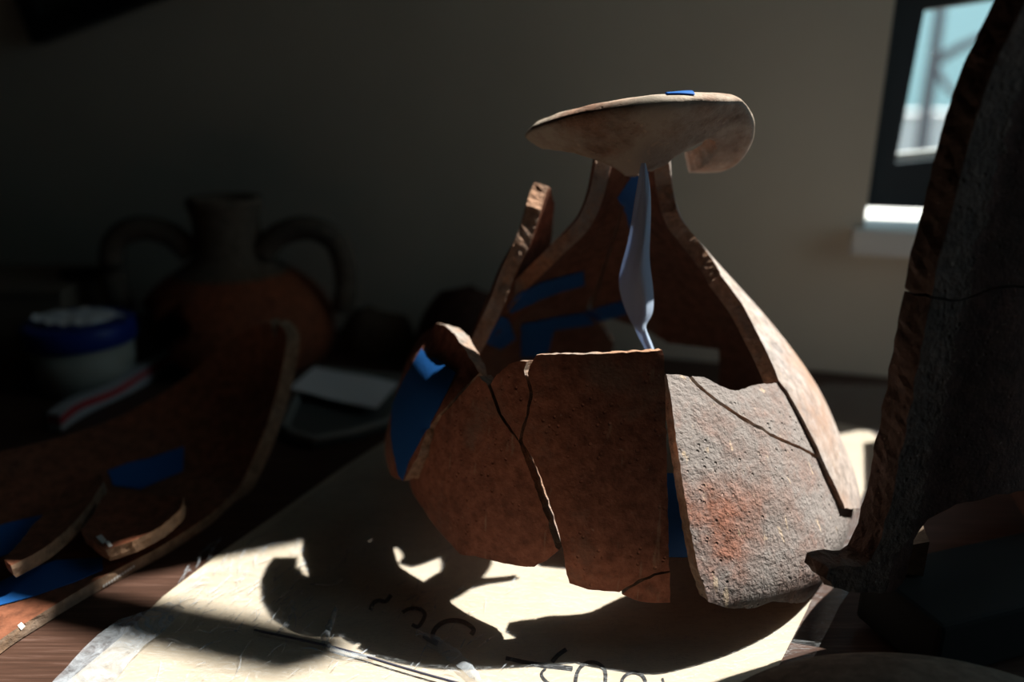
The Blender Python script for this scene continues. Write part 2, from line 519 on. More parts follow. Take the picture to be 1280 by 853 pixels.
def sherd(surf, pts, parent, mats, name='sherd', th=TH, ins=0.0005, jag=0.0007, off=0.0, grid=0.006, step=0.003, wrap=False):
    """pts: (px,py) front hit, (px,py,'b') back hit, ('a', deg, z) in angle and height (H)"""
    P = []
    for q in pts:
        if q[0] == 'a': a, z = math.radians(q[1]), q[2] * H
        else: a, z = surf.hit(q[0], q[1], len(q) > 2, off - (th if len(q) > 2 else 0))
        if wrap and a < -0.2: a += 2 * math.pi
        P.append(Vector((a * 0.16, z)))
    P = resample(P, step)
    P = inset(P, ins)
    if jag:
        P = [p + Vector((noise.noise(Vector((p.x, p.y, 0.3)) * 230), noise.noise(Vector((p.x, p.y, 5.3)) * 230))) * jag
             + Vector((noise.noise(Vector((p.x, p.y, 8.3)) * 700), noise.noise(Vector((p.x, p.y, 2.3)) * 700))) * jag * 0.5 for p in P]
    v, f, b = fill2d(P, grid)
    def wob(p): return noise.noise(Vector((p.x * 25, p.y * 25, surf.cx * 90))) * 0.0012
    o = shell(name, v, f, b, lambda p: surf.pt(p.x / 0.16, p.y, off + wob(p)), lambda p: surf.pt(p.x / 0.16, p.y, off - th + wob(p)), mats, parent)
    return o

def bvh_of(objs):
    V, F = [], []
    for o in objs:
        k = len(V)
        V += [v.co.copy() for v in o.data.vertices]
        F += [tuple(i + k for i in p.vertices) for p in o.data.polygons]
    return BVHTree.FromPolygons(V, F)
def decal(name, poly_px, tree, mats, parent, lift=0.0008, grid=6.0, thick=0.0004):
    """a thin strip laid on the surface a pixel outline falls on"""
    P = resample([Vector(p) for p in poly_px], grid)
    v, f, b = fill2d(P, grid)
    cache = {}
    ok = [None] * len(v)
    last = None
    dists = []
    for i, p in enumerate(v):
        d = ray(p.x, p.y)
        loc, nrm, idx, dist = tree.ray_cast(CAM, d)
        if loc is not None:
            if nrm.dot(d) > 0: nrm = -nrm
            ok[i] = (loc, nrm); dists.append(dist)
    if not dists: return None
    med = sorted(dists)[len(dists) // 2]
    for i, p in enumerate(v):
        if ok[i] is None or abs((ok[i][0] - CAM).length - med) > 0.06:
            best = min((j for j in range(len(v)) if ok[j] and abs((ok[j][0] - CAM).length - med) <= 0.06), key=lambda j: (v[j] - p).length)
            pl = ok[best]
            d = ray(p.x, p.y)
            den = d.dot(pl[1])
            ok[i] = (CAM + d * ((pl[0] - CAM).dot(pl[1]) / den) if abs(den) > 0.25 else pl[0], pl[1])
    idx = {tuple(p): i for i, p in enumerate(v)}
    o = shell(name, v, f, b, lambda p: ok[idx[tuple(p)]][0] + ok[idx[tuple(p)]][1] * (lift + thick), lambda p: ok[idx[tuple(p)]][0] + ok[idx[tuple(p)]][1] * lift, [mats] * 3, parent, 0.0)
    return o

# ================================================================== SETTING
TZ = 0.004                      # things on the sheets stand this high
WP = Vector((1.424, 2.654, 0)) * H
WYAW = math.atan2(-0.28, 1.0)
WU = Vector((math.cos(WYAW), math.sin(WYAW), 0))          # along the wall, to the right
WN = Vector((WU.y, -WU.x, 0))                              # into the room
def wall_pt(s, z, d=0.0):      # s along wall (m, 0 at WP), d into the room
    return WP + WU * s + WN * d + Vector((0, 0, z))
def wall_s(px, py, d=0.0):
    q = on_plane(px, py, WP + WN * d, WN)
    return (q - WP).dot(WU), q.z
WT = 0.12
FLOOR_Z = -0.75
CEIL_Z = 2.6
S_L0, S_R0 = -1.75, 0.82
s_lo, z_sill = wall_s(1083, 264)
s_hi = s_lo + 0.20
_, z_open = wall_s(1083, 284)
z_lo_top = 0.446
_t = math.tan(math.radians(SUN_AZ))
def _wall_at(x, y): return ((3.0516 - (y - _t * x)) / (0.28 + _t) - 1.424) * H * math.hypot(1, 0.28)   # where the sun ray over a table point meets the wall
UW = (_wall_at(-0.60, 1.49) - 0.02, min(_wall_at(0.42, 1.135) + WT / math.tan(math.radians(SUN_AZ + 15.6)), S_R0 - 0.04), 0.45, 2.35)                # big window above: s0, s1, z0, z1
def wall_block(parts, s0, s1, z0, z1):
    v = [wall_pt(s, z, d) for s in (s0, s1) for d in (0, -WT) for z in (z0, z1)]
    f = [(0, 1, 3, 2), (4, 6, 7, 5), (0, 4, 5, 1), (2, 3, 7, 6), (0, 2, 6, 4), (1, 5, 7, 3)]
    parts.append((v, f))
parts = []
wall_block(parts, S_L0 - 0.2, s_lo, FLOOR_Z, CEIL_Z)
wall_block(parts, s_lo, s_hi, FLOOR_Z, z_open - 0.003)
wall_block(parts, s_hi, S_R0 + 0.1, FLOOR_Z, UW[2])
wall_block(parts, s_lo, s_hi, z_lo_top, UW[2])
wall_block(parts, s_lo, UW[0], UW[2], CEIL_Z)
wall_block(parts, UW[0], UW[1], UW[3], CEIL_Z)
wall_block(parts, UW[1], S_R0 + 0.1, UW[2], CEIL_Z)
v, f = join_vf(parts)
tag(put('wall_back', mesh('wall_back', v, f, [M['wall']])), 'beige plastered wall behind the table', kind='structure')

# other walls, square to the back wall
DEPTH = 2.6
def room_box(s0, s1, d0, d1, z0, z1):
    v = [wall_pt(s, z, d) for s in (s0, s1) for d in (d0, d1) for z in (z0, z1)]
    f = [(0, 1, 3, 2), (4, 6, 7, 5), (0, 4, 5, 1), (2, 3, 7, 6), (0, 2, 6, 4), (1, 5, 7, 3)]
    return v, f
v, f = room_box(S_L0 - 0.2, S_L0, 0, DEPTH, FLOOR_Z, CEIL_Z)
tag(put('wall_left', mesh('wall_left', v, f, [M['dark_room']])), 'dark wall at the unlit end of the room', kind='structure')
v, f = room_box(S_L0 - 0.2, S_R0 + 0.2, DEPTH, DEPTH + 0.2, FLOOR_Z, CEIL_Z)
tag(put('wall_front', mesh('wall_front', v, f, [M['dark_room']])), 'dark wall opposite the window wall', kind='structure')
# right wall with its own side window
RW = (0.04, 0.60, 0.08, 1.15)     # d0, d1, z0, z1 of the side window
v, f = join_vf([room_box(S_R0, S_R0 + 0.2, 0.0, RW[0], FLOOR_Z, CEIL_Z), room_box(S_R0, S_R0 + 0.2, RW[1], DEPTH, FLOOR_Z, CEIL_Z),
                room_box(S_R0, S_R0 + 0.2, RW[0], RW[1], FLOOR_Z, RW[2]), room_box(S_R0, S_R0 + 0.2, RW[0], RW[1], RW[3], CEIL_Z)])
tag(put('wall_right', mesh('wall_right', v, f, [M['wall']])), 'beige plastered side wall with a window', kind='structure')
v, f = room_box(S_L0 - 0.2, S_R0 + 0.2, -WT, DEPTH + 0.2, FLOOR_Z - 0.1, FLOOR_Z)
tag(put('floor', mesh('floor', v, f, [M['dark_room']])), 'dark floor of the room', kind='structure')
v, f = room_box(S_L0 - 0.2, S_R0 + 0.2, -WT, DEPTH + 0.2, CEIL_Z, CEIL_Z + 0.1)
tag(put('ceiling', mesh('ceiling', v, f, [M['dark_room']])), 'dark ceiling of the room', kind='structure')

# visible window: dark frame set near the inner face, slightly tilted pane, stone sill
win = empty('window_1', wall_pt(s_lo, z_sill)); tag(win, 'dark framed window above a pale stone sill', kind='structure')
DF = -0.035                      # frame sits this far into the wall
def fr(px, py, d=DF): s, z = wall_s(px, py, d); return s, z
o_l0, o_l1 = fr(1119, -8), fr(1084, 263)
gi = [fr(1156, 11), fr(1119, 204), None, None]
fr_out = [(s_lo, z_sill), (s_hi, z_sill), (s_hi, z_lo_top), (s_lo, z_lo_top)]
g_bl, g_tl = fr(1119, 205), fr(1156, 12)
g_br = fr(1206, 196); k = (g_br[1] - g_bl[1]) / (g_br[0] - g_bl[0])
gs1 = s_hi - 0.03
g_br = (gs1, g_bl[1] + k * (gs1 - g_bl[0]))
g_tr = (gs1, min(g_tl[1] + k * (gs1 - g_tl[0]), z_lo_top - 0.006))
GI = [g_bl, g_br, g_tr, g_tl]
FV = []
for d in (DF, DF - 0.04):
    FV += [wall_pt(s, z, d) for s, z in fr_out] + [wall_pt(s, z, d) for s, z in GI]
FF = []
for i in range(4):
    j = (i + 1) % 4
    FF += [(i, j, 4 + j, 4 + i), (8 + j, 8 + i, 12 + i, 12 + j), (4 + i, 4 + j, 12 + j, 12 + i), (j, i, 8 + i, 8 + j)]
put('window_frame', mesh('window_frame', FV, FF, [M['frame_dark']]), win)
gd = DF - 0.02
GV = [wall_pt(s, z, gd + e) for e in (0.002, -0.002) for s, z in GI]
put('pane', mesh('pane', GV, [(0, 1, 2, 3), (7, 6, 5, 4), (0, 4, 5, 1), (1, 5, 6, 2), (2, 6, 7, 3), (3, 7, 4, 0)], [M['glass']]), win)
# white bead along the foot of the pane
bv = [wall_pt(g_bl[0] + (g_br[0] - g_bl[0]) * a, g_bl[1] + (g_br[1] - g_bl[1]) * a + h, gd - 0.004 - e) for a in (0, 1) for e in (0, 0.016) for h in (0, 0.009)]
put('glazing_bead', mesh('glazing_bead', bv, [(0, 1, 3, 2), (4, 6, 7, 5), (0, 4, 5, 1), (2, 3, 7, 6), (0, 2, 6, 4), (1, 5, 7, 3)], [M['stone']]), win)
sl0, sz1 = wall_s(1066, 290, 0.02)
sv = [wall_pt(s, z, d) for s in (sl0, s_hi + 0.03) for d in (0.022, 0.001) for z in (z_open - 0.030, z_open)]
ov = [wall_pt(s, z, d) for s in (s_lo + 0.001, s_hi - 0.001) for d in (0.003, -WT - 0.10) for z in (z_open - 0.0028, z_open)]
put('window_sill', mesh('window_sill', ov, [(0, 1, 3, 2), (4, 6, 7, 5), (0, 4, 5, 1), (2, 3, 7, 6), (0, 2, 6, 4), (1, 5, 7, 3)], [M['stone']]), win)
me = mesh('window_sill', sv, [(0, 1, 3, 2), (4, 6, 7, 5), (0, 4, 5, 1), (2, 3, 7, 6), (0, 2, 6, 4), (1, 5, 7, 3)], [M['stone']]); bevel(me, 0.003)
put('window_sill', me, win)

def big_window(name, label, pf, a0, a1, z0, z1, zt=None):
    w = empty(name, pf(a0, z0, 0)); tag(w, label, kind='structure')
    bar = 0.02
    def b(nm, A0, A1, Z0, Z1, dep=0.02, mat='frame_dark'):
        v = [pf(a, z, d) for a in (A0, A1) for d in (-dep, dep) for z in (Z0, Z1)]
        put(nm, mesh(nm, v, [(0, 1, 3, 2), (4, 6, 7, 5), (0, 4, 5, 1), (2, 3, 7, 6), (0, 2, 6, 4), (1, 5, 7, 3)], [M[mat]]), w)
    b('window_frame', a0, a0 + bar, z0, z1); b('window_frame', a1 - bar, a1, z0, z1)
    b('window_frame', a0 + bar, a1 - bar, z0, z0 + bar); b('window_frame', a0 + bar, a1 - bar, z1 - bar, z1)
    if zt:
        b('shade_bar', a0 + bar, 0.44, zt - 0.026, zt + 0.026, 0.012)  # added unseen bar, only there to cast a soft shadow band on the table
        b('pane', a0 + bar, a1 - bar, z0 + bar, z1 - bar, 0.002, 'glass')
    else: b('pane', a0 + bar, a1 - bar, z0 + bar, z1 - bar, 0.002, 'glass')
    return w
big_window('window_2', 'dark framed upper window in the back wall', lambda s, z, d: wall_pt(s, z, d - 0.05), *UW, 1.67)
big_window('window_3', 'dark framed window in the side wall', lambda a, z, d: wall_pt(S_R0 + 0.1 + d, z, a), *RW)

# light portals in the openings: they only guide sampling of the sky
def portal(name, c, u, w, h, nrm):
    l = bpy.data.lights.new(name, 'AREA'); l.shape = 'RECTANGLE'; l.size = w; l.size_y = h
    l.cycles.is_portal = True
    o = bpy.data.objects.new(name, l)
    x = u.normalized(); z = -nrm.normalized(); y = z.cross(x)
    o.matrix_world = Matrix.Translation(c) @ Matrix((x, y, z)).transposed().to_4x4()
    COL.objects.link(o)
portal('sky_portal', wall_pt((UW[0] + UW[1]) / 2, (UW[2] + UW[3]) / 2, -WT), WU, UW[1] - UW[0], UW[3] - UW[2], WN)
portal('sky_portal', wall_pt(S_R0 + 0.2, (RW[2] + RW[3]) / 2, (RW[0] + RW[1]) / 2), WN, RW[1] - RW[0], RW[3] - RW[2], -WU)
portal('sky_portal', wall_pt((s_lo + s_hi) / 2, (z_sill + z_lo_top) / 2, -WT), WU, s_hi - s_lo, z_lo_top - z_sill, WN)

# ------------------------------------------------------------------ table
tb = empty('work_table', (-0.1, 0.1, FLOOR_Z)); tag(tb, 'dark brown wooden work table against the beige wall', 'table')
def wbox(s0, s1, d0, d1, z0, z1): return room_box(s0, s1, d0, d1, z0, z1)
v, f = wbox(-1.62, 0.5, 0.006, 1.05, -0.035, 0.0)
put('table_top', mesh('table_top', v, f, [M['wood']]), tb)
for s in (-1.55, 0.38):
    for d in (0.06, 0.95):
        v, f = wbox(s, s + 0.06, d, d + 0.06, FLOOR_Z, -0.035)
        put('leg', mesh('leg', v, f, [M['wood']]), tb)

# ------------------------------------------------------------------ kraft paper with marker writing
paper_px = [(505, 538), (430, 585), (345, 645), (280, 690), (205, 747), (150, 800), (60, 875), (400, 960), (760, 960), (960, 860), (1008, 765), (1040, 690), (1110, 560), (1085, 538), (900, 500), (700, 500)]
P = resample([Vector(ground(*p).xy) for p in paper_px], 0.012)
v2, f2, b2 = fill2d(P, 0.015)
paper = shell('kraft_paper', v2, f2, b2, lambda p: Vector((p.x, p.y, 0.0012 + 0.0003 * noise.noise(Vector((p.x * 9, p.y * 9, 0))))),
              lambda p: Vector((p.x, p.y, 0.0006)), [M['kraft']] * 3, None, 0.0)
tag(paper, 'brown kraft paper sheet with black marker writing under the broken jar', 'paper')
strokes = [
    ([(463, 763), (466, 755), (473, 751), (482, 752), (489, 744)], 2.6),
    ([(503, 766), (513, 761), (525, 762), (531, 768), (528, 777), (522, 784), (515, 781)], 2.4),
    ([(548, 803), (541, 797), (543, 788), (551, 780), (563, 776), (577, 777), (588, 783), (592, 788), (589, 794)], 2.9),
    ([(529, 795), (537, 801), (547, 806)], 2.5),
    ([(632, 823), (655, 828), (680, 832), (700, 834), (716, 836)], 2.7),
    ([(690, 828), (698, 819), (708, 812)], 2.8),
    ([(682, 836), (677, 842), (680, 849), (688, 856)], 1.6),
    ([(719, 858), (721, 843), (727, 833), (737, 828), (748, 830), (756, 838), (757, 850), (755, 860)], 2.2),
    ([(776, 858), (779, 848), (786, 842), (795, 841), (803, 845), (807, 853), (806, 862)], 2.0),
    ([(828, 848), (830, 856)], 1.4),
]
for pts, w in strokes:
    c = catmull([Vector((p[0], p[1], 0)) for p in pts], 6)
    V, Fq = [], []
    for i, p in enumerate(c):
        d = (c[min(i + 1, len(c) - 1)] - c[max(i - 1, 0)]).normalized()
        nn = Vector((-d.y, d.x, 0)) * w
        for sgn in (1, -1):
            q = p + nn * sgn
            g = ground(q.x, q.y, 0.0018); V.append(g)
        if i: Fq.append((2 * i - 2, 2 * i - 1, 2 * i + 1, 2 * i))
    put('handwriting', mesh('handwriting', V, Fq, [M['ink']]), paper)

# ------------------------------------------------------------------ clear plastic bag over the paper
film_px = [(500, 545), (430, 592), (350, 655), (285, 700), (215, 755), (178, 772), (150, 782), (105, 818), (60, 870), (300, 960), (800, 960), (990, 880), (1050, 760), (1125, 640), (1150, 560), (1136, 486), (1040, 482), (900, 500), (700, 510)]
P = resample([Vector(ground(*p).xy) for p in film_px], 0.006)
v2, f2, b2 = fill2d(P, 0.0065)
def film_z(p):
    q = Vector((p.x * math.cos(0.8) + p.y * math.sin(0.8), (-p.x * math.sin(0.8) + p.y * math.cos(0.8)) * 2.2, 0))
    a = 1 - abs(noise.noise(q * 16 + Vector((4, 2, 1)))) * 2
    b = noise.noise(q * 45)
    c = max(0, noise.noise(Vector((p.x * 7, p.y * 7, 3.0))) + 0.2)
    d = math.hypot(p.x - CX0 * H, p.y - CY0 * H) / H
    k = max(0.0, min(1.0, (d - 0.56) / 0.12)) * max(0.0, min(1.0, (0.62 - p.x / H) / 0.1))
    return 0.0022 + (max(0, a) ** 3 * 0.0035 * c * 2 + (b + 1) * 0.0003) * k
filmo = put('plastic_bag', mesh('plastic_bag', [Vector((p.x, p.y, film_z(p))) for p in v2], [tuple(q) for q in f2], [M['film']], None, True))
tag(filmo, 'wrinkled clear plastic bag spread over the kraft paper', 'plastic bag')
hem = [Vector(ground(*p).xy) for p in ((150, 781), (185, 769), (212, 758), (232, 768), (205, 795), (165, 832), (130, 880), (45, 884), (105, 817))]
v2, f2, b2 = fill2d(resample(hem, 0.005), 0.006)
put('folded_hem', mesh('folded_hem', [Vector((p.x, p.y, film_z(p) + 0.0012 + 0.0008 * noise.noise(Vector((p.x, p.y, 0)) * 80))) for p in v2], [tuple(q) for q in f2], [M['milky']], None, True), filmo)
for pts, w in (([(421, 764), (414, 785), (407, 808), (425, 822), (470, 829)], 5), ([(520, 796), (548, 812), (578, 836), (600, 860)], 9)):
    cc = catmull([Vector((x, y, 0)) for x, y in pts], 7)
    V, Fq = [], []
    for i, p in enumerate(cc):
        d = (cc[min(i + 1, len(cc) - 1)] - cc[max(i - 1, 0)]).normalized()
        nn = Vector((-d.y, d.x, 0)) * w * (0.25 + 0.75 * math.sin(math.pi * (i + 0.5) / len(cc))) * (1 + 0.4 * noise.noise(p * 0.2))
        for sgn, up in ((1, 0.0), (0, 0.0022), (-1, 0.0)):
            q = p + nn * sgn; g = ground(q.x, q.y, 0.0)
            V.append(Vector((g.x, g.y, film_z(g) + 0.0006 + up)))
        if i: Fq += [(3 * i - 3, 3 * i - 2, 3 * i + 1, 3 * i), (3 * i - 2, 3 * i - 1, 3 * i + 2, 3 * i + 1)]
    put('crease', mesh('crease', V, Fq, [M['milky']], None, True), filmo)
V, Fq = [], []
rc = random.Random(5)
for k in range(300):
    x, y = (rc.uniform(190, 380), rc.uniform(690, 800)) if k % 2 else (rc.uniform(80, 640), rc.uniform(690, 870))
    if y < 1000 - 1.25 * x + 10 * (k % 3): continue
    a, l = rc.gauss(-0.75, 0.35), rc.uniform(8, 34)
    cur = rc.uniform(-0.02, 0.02)
    o_ = len(V); n_ = 7; wd = rc.uniform(0.35, 1.1)
    for i in range(n_):
        t = i / (n_ - 1)
        aa = a + cur * l * t
        q = Vector((x + math.cos(aa) * l * t, y + math.sin(aa) * l * t)); e = Vector((-math.sin(aa), math.cos(aa))) * wd * math.sin(math.pi * (t * 0.9 + 0.05))
        for sg in (1, -1):
            g = ground(q.x + e.x * sg, q.y + e.y * sg); V.append(Vector((g.x, g.y, film_z(g) + 0.0005)))
        if i: Fq.append((o_ + 2 * i - 2, o_ + 2 * i - 1, o_ + 2 * i + 1, o_ + 2 * i))
fc_ = put('fine_creases', mesh('fine_creases', V, Fq, [M['milky']]), filmo); fc_['kind'] = 'stuff'
c = catmull([ground(x, y, 0.004) for x, y in ((318, 788), (370, 799), (430, 813), (500, 834), (560, 851), (640, 872))], 8)
v, f = tube_vf(c, 0.0008, 6)
put('seam', mesh('seam', v, f, [M['seam']], None, True), filmo)

# ================================================================== THE BROKEN JAR
jar = empty('broken_jar', (CX0 * H, CY0 * H, TZ))
tag(jar, 'terracotta jar rebuilt from taped sherds with a large opening in front', 'jar')
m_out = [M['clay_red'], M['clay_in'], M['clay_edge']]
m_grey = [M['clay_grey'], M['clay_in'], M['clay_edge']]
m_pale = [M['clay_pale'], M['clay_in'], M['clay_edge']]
crackAB = [(611, 485), (625, 521), (639, 540), (648, 551)]
crackAC = [(661, 577), (670, 603), (677, 623), (688, 651), (698, 684)]
A = sherd(S_C, [(598, 469), (608, 478)] + crackAB + [(p[0] - 2, p[1]) for p in crackAC] + [(700, 688), (685, 700), (669, 709), (650, 709), (619, 702), (595, 696), (576, 694),
          (548, 664), (529, 635), (507, 602), (525, 571), (537, 537), (566, 504)], jar, m_out)
B = sherd(S_C, [(613, 480), (620, 468), (636, 454), (650, 450), (659, 452), (656, 463), (663, 490), (658, 520), (652, 540), (649, 551), (640, 538), (626, 519)], jar, m_out)
C = sherd(S_C, [(665, 450), (671, 443), (700, 441), (745, 441), (790, 439), (828, 437), (831, 446), (833, 520), (835, 600), (837, 700), (838, 714), (818, 718), (798, 726), (784, 735), (775, 741),
          (735, 738), (711, 729), (706, 706), (703, 686), (694, 650), (684, 622), (676, 600), (664, 573), (651, 551), (654, 540), (660, 520), (666, 490), (659, 466)], jar, m_out)
D = sherd(S_C, [(777, 742), (786, 736), (800, 727), (819, 719), (838, 716), (839, 755), (818, 755), (800, 753), (784, 747)], jar, m_out)
E = sherd(S_E, [(832, 466), (848, 466), (861, 469), (870, 480), (898, 504), (930, 526), (970, 549), (1000, 561), (1022, 573), (1033, 592), (1044, 616), (1050, 626), ('a', 72, 0.14), ('a', 70, 0.04), ('a', 62, 0.012), ('a', 50, 0.012), ('a', 42, 0.02),
          (965, 752), (940, 761), (910, 762), (884, 753), (872, 712), (862, 662), (852, 605), (844, 550), (838, 500)], jar, m_grey)
Fs = sherd(S_E, [(864, 469), (880, 470), (893, 477), (912, 486), (922, 487), (938, 481), (956, 479), (974, 478), (984, 492), (995, 512), (1006, 533), (1018, 556), (1024, 571), (1000, 559), (970, 547), (930, 524), (899, 502), (872, 479)], jar, m_grey)
G = sherd(S_R, [('a', 62, 0.875), (836, 200), (841, 230), (845, 262), (866, 288), (882, 312), (900, 345), (926, 378), (948, 420), (962, 450), (973, 476), (984, 490), (996, 512), (1008, 535), (1022, 560), (1034, 588), (1046, 612), (1056, 636), ('a', 82, 0.06), ('a', 92, 0.014), ('a', 118, 0.012), ('a', 140, 0.02), ('a', 146, 0.12),
          (898, 470, 'b'), (897, 430, 'b'), (860, 426, 'b'), (834, 423, 'b'), (812, 408, 'b'), ('a', 186, 0.42), ('a', 186, 0.6), ('a', 185, 0.8), ('a', 184, 0.875)], jar, m_pale)
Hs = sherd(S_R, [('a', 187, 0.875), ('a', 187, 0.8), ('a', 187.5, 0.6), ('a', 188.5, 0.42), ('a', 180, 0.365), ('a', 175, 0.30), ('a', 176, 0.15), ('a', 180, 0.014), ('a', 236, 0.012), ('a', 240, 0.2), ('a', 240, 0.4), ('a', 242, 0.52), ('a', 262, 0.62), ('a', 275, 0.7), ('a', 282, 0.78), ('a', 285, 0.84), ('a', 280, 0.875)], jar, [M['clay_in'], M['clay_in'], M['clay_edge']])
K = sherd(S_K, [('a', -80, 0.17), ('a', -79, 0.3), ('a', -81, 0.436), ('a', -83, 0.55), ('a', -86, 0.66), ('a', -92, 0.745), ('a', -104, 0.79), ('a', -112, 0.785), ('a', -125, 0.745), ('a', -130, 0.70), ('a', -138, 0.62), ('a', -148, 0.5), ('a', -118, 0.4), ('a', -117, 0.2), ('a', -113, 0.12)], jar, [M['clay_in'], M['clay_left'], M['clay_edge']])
Lf = sherd(S_L, [(546, 403), (556, 406), (570, 418), (582, 436), (592, 452), (600, 466), (594, 472), (564, 503), (535, 536), (523, 570), (505, 602), ('a', -80, 0.135), ('a', -88, 0.13), ('a', -91, 0.22), ('a', -95, 0.36), ('a', -96, 0.43)], jar, m_out)

# rim sherd on top: flaring lip, tilted up towards the front
def rim_sherd():
    cz = 0.915 * H
    tilt = math.radians(13)
    RM = Matrix.Translation((CX0 * H + 0.004, CY0 * H, cz)) @ Matrix.Rotation(math.radians(25), 4, 'Z') @ Matrix.Rotation(-tilt, 4, 'X') @ Matrix.Rotation(math.radians(-25), 4, 'Z')
    knots = [(-92, .20), (-80, .26), (-60, .44), (-45, .68), (-32, 1.0), (-16, 1.0), (0, .95), (18, .86), (32, .60), (45, .44), (55, .42), (70, .46), (85, .56), (98, .66), (108, .60)]
    def send(a):
        for (a0, s0), (a1, s1) in zip(knots, knots[1:]):
            if a <= a1: return s0 + (s1 - s0) * (a - a0) / (a1 - a0)
        return knots[-1][1]
    V, Fq, mi = [], [], []
    angs = [-92 + 200 * i / 108 for i in range(109)]
    nc = 30
    Rl, Rn, dz = 0.243 * H, 0.088 * H, 0.11 * H
    def outer(s): return (Rn + (Rl - Rn) * max(0.0, 1 - s) ** 1.25, -dz * (max(0.0, s) ** 0.8))
    for a in angs:
        e = send(a) + 0.02 * noise.noise(Vector((a * 0.2, 0, 0)))
        ct = []
        for k in range(13):
            s = e * k / 12
            ct.append(outer(s))
        th = 0.036 * H
        inn = []
        for k in range(12, -1, -1):
            s = e * k / 12
            r, z = outer(s); r2, z2 = outer(min(1.05, s + 0.02))
            tx, tz = r2 - r, z2 - z; l = math.hypot(tx, tz) or 1
            nx, nz = -tz / l, tx / l          # towards the inside / top
            if nz - nx < 0: nx, nz = -nx, -nz
            inn.append((r + nx * th * (0.9 + 0.1 * s), z + nz * th * (0.9 + 0.1 * s)))
        for q_, dd in ((-1, 0.026), (-2, 0.013), (-3, 0.004)): inn[q_] = (inn[q_][0] - dd * H, inn[q_][1] + 0.004 * H)
        # round the lip
        r0, z0 = ct[0]; r1, z1 = inn[-1]
        lip = [(r1 + (r0 - r1) * t + 0.006 * H * math.sin(math.pi * t), z1 + (z0 - z1) * t + 0.004 * H * math.sin(math.pi * t)) for t in (0.25, 0.5, 0.75)]
        loop = ct + inn + lip
        nc = len(loop)
        t = math.radians(a)
        q = max(0.0, min(1.0, (a - 40) / 60)); q = q * q * (3 - 2 * q)
        cs, sn = math.cos(q * 0.75), math.sin(q * 0.75)
        for r, z in loop:
            dr = r - Rl
            r, z = Rn + (r - Rn) * cs * (1 - 0.04 * q) + z * 0.2 * sn, z - (r - Rn) * sn
            p = Vector((r * math.sin(t), -r * math.cos(t), z))
            p += noise.noise_vector(p * 60) * 0.0008
            V.append(RM @ p)
    sm = []
    for i in range(len(angs) - 1):
        for k in range(nc):
            k2 = (k + 1) % nc
            Fq.append((i * nc + k, (i + 1) * nc + k, (i + 1) * nc + k2, i * nc + k2))
            mi.append(1 if k == 12 else 0); sm.append(k != 12)
    Fq.append(tuple(range(nc))); mi.append(1); sm.append(False)
    Fq.append(tuple((len(angs) - 1) * nc + k for k in range(nc - 1, -1, -1))); mi.append(1); sm.append(False)
    me = mesh('rim_sherd', V, Fq, [M['clay_rim'], M['clay_edge']], mi, sm)
    bm = bmesh.new(); bm.from_mesh(me); bmesh.ops.recalc_face_normals(bm, faces=bm.faces); bm.to_mesh(me); bm.free()
    return put('rim_sherd', me, jar)
rim = rim_sherd()

# blue tape strips
tr_front = bvh_of([A, Lf]); tr_back = bvh_of([Hs, G]); tr_k = bvh_of([K, Hs])
decal('blue_tape', [(528, 437), (536, 449), (546, 449), (571, 467), (560, 490), (550, 510), (530, 545), (512, 578), (505, 601), (500, 595), (492, 560), (490, 542), (492, 507), (506, 475)], tr_front, M['blue_tape'], Lf)
decal('blue_tape', [(806, 198), (812, 215), (806, 245), (787, 286), (783, 268), (771, 247)], tr_back, M['blue_tape'], Hs)
decal('blue_tape', [(634, 384), (650, 366), (676, 352), (729, 338), (730, 356), (700, 364), (676, 373), (637, 392)], tr_k, M['blue_tape'], Hs)
decal('blue_tape', [(625, 395), (634, 398), (644, 423), (625, 436), (606, 428)], tr_k, M['blue_tape'], Hs)
decal('blue_tape', [(651, 405), (690, 397), (729, 390), (778, 375), (785, 391), (736, 406), (692, 412), (683, 446), (651, 446)], tr_back, M['blue_tape'], Hs)
# strip bridging the gap behind the centre sherds
sherd(S_C, [(829, 585), (868, 585), (872, 697), (829, 697)], C, [M['blue_tape']] * 3, name='blue_tape', th=0.0005, off=-TH - 0.006, jag=0.0, ins=0)
# small strip over the rim
tr_rim = bvh_of([rim])
def top_patch():
    V, Fq = [], []
    pts = []
    for i in range(8):
        for j in range(7):
            x = (0.285 + 0.05 * i / 7) * H; y = (CY0 - 0.215 + 0.05 * j / 6) * H
            loc, nrm, idx, dd = tr_rim.ray_cast(Vector((x, y, 1.4 * H)), Vector((0, 0, -1)))
            if loc is None: loc = Vector((x, y, 0.975 * H))
            V.append(loc + Vector((0, 0, 0.0012)))
    n = len(V)
    V += [p - Vector((0, 0, 0.0005)) for p in V]
    for i in range(7):
        for j in range(6):
            a = i * 7 + j
            Fq += [(a, a + 7, a + 8, a + 1), (n + a, n + a + 1, n + a + 8, n + a + 7)]
    return put('blue_tape', mesh('blue_tape', V, Fq, [M['blue_tape']], None, True), rim)
top_patch()

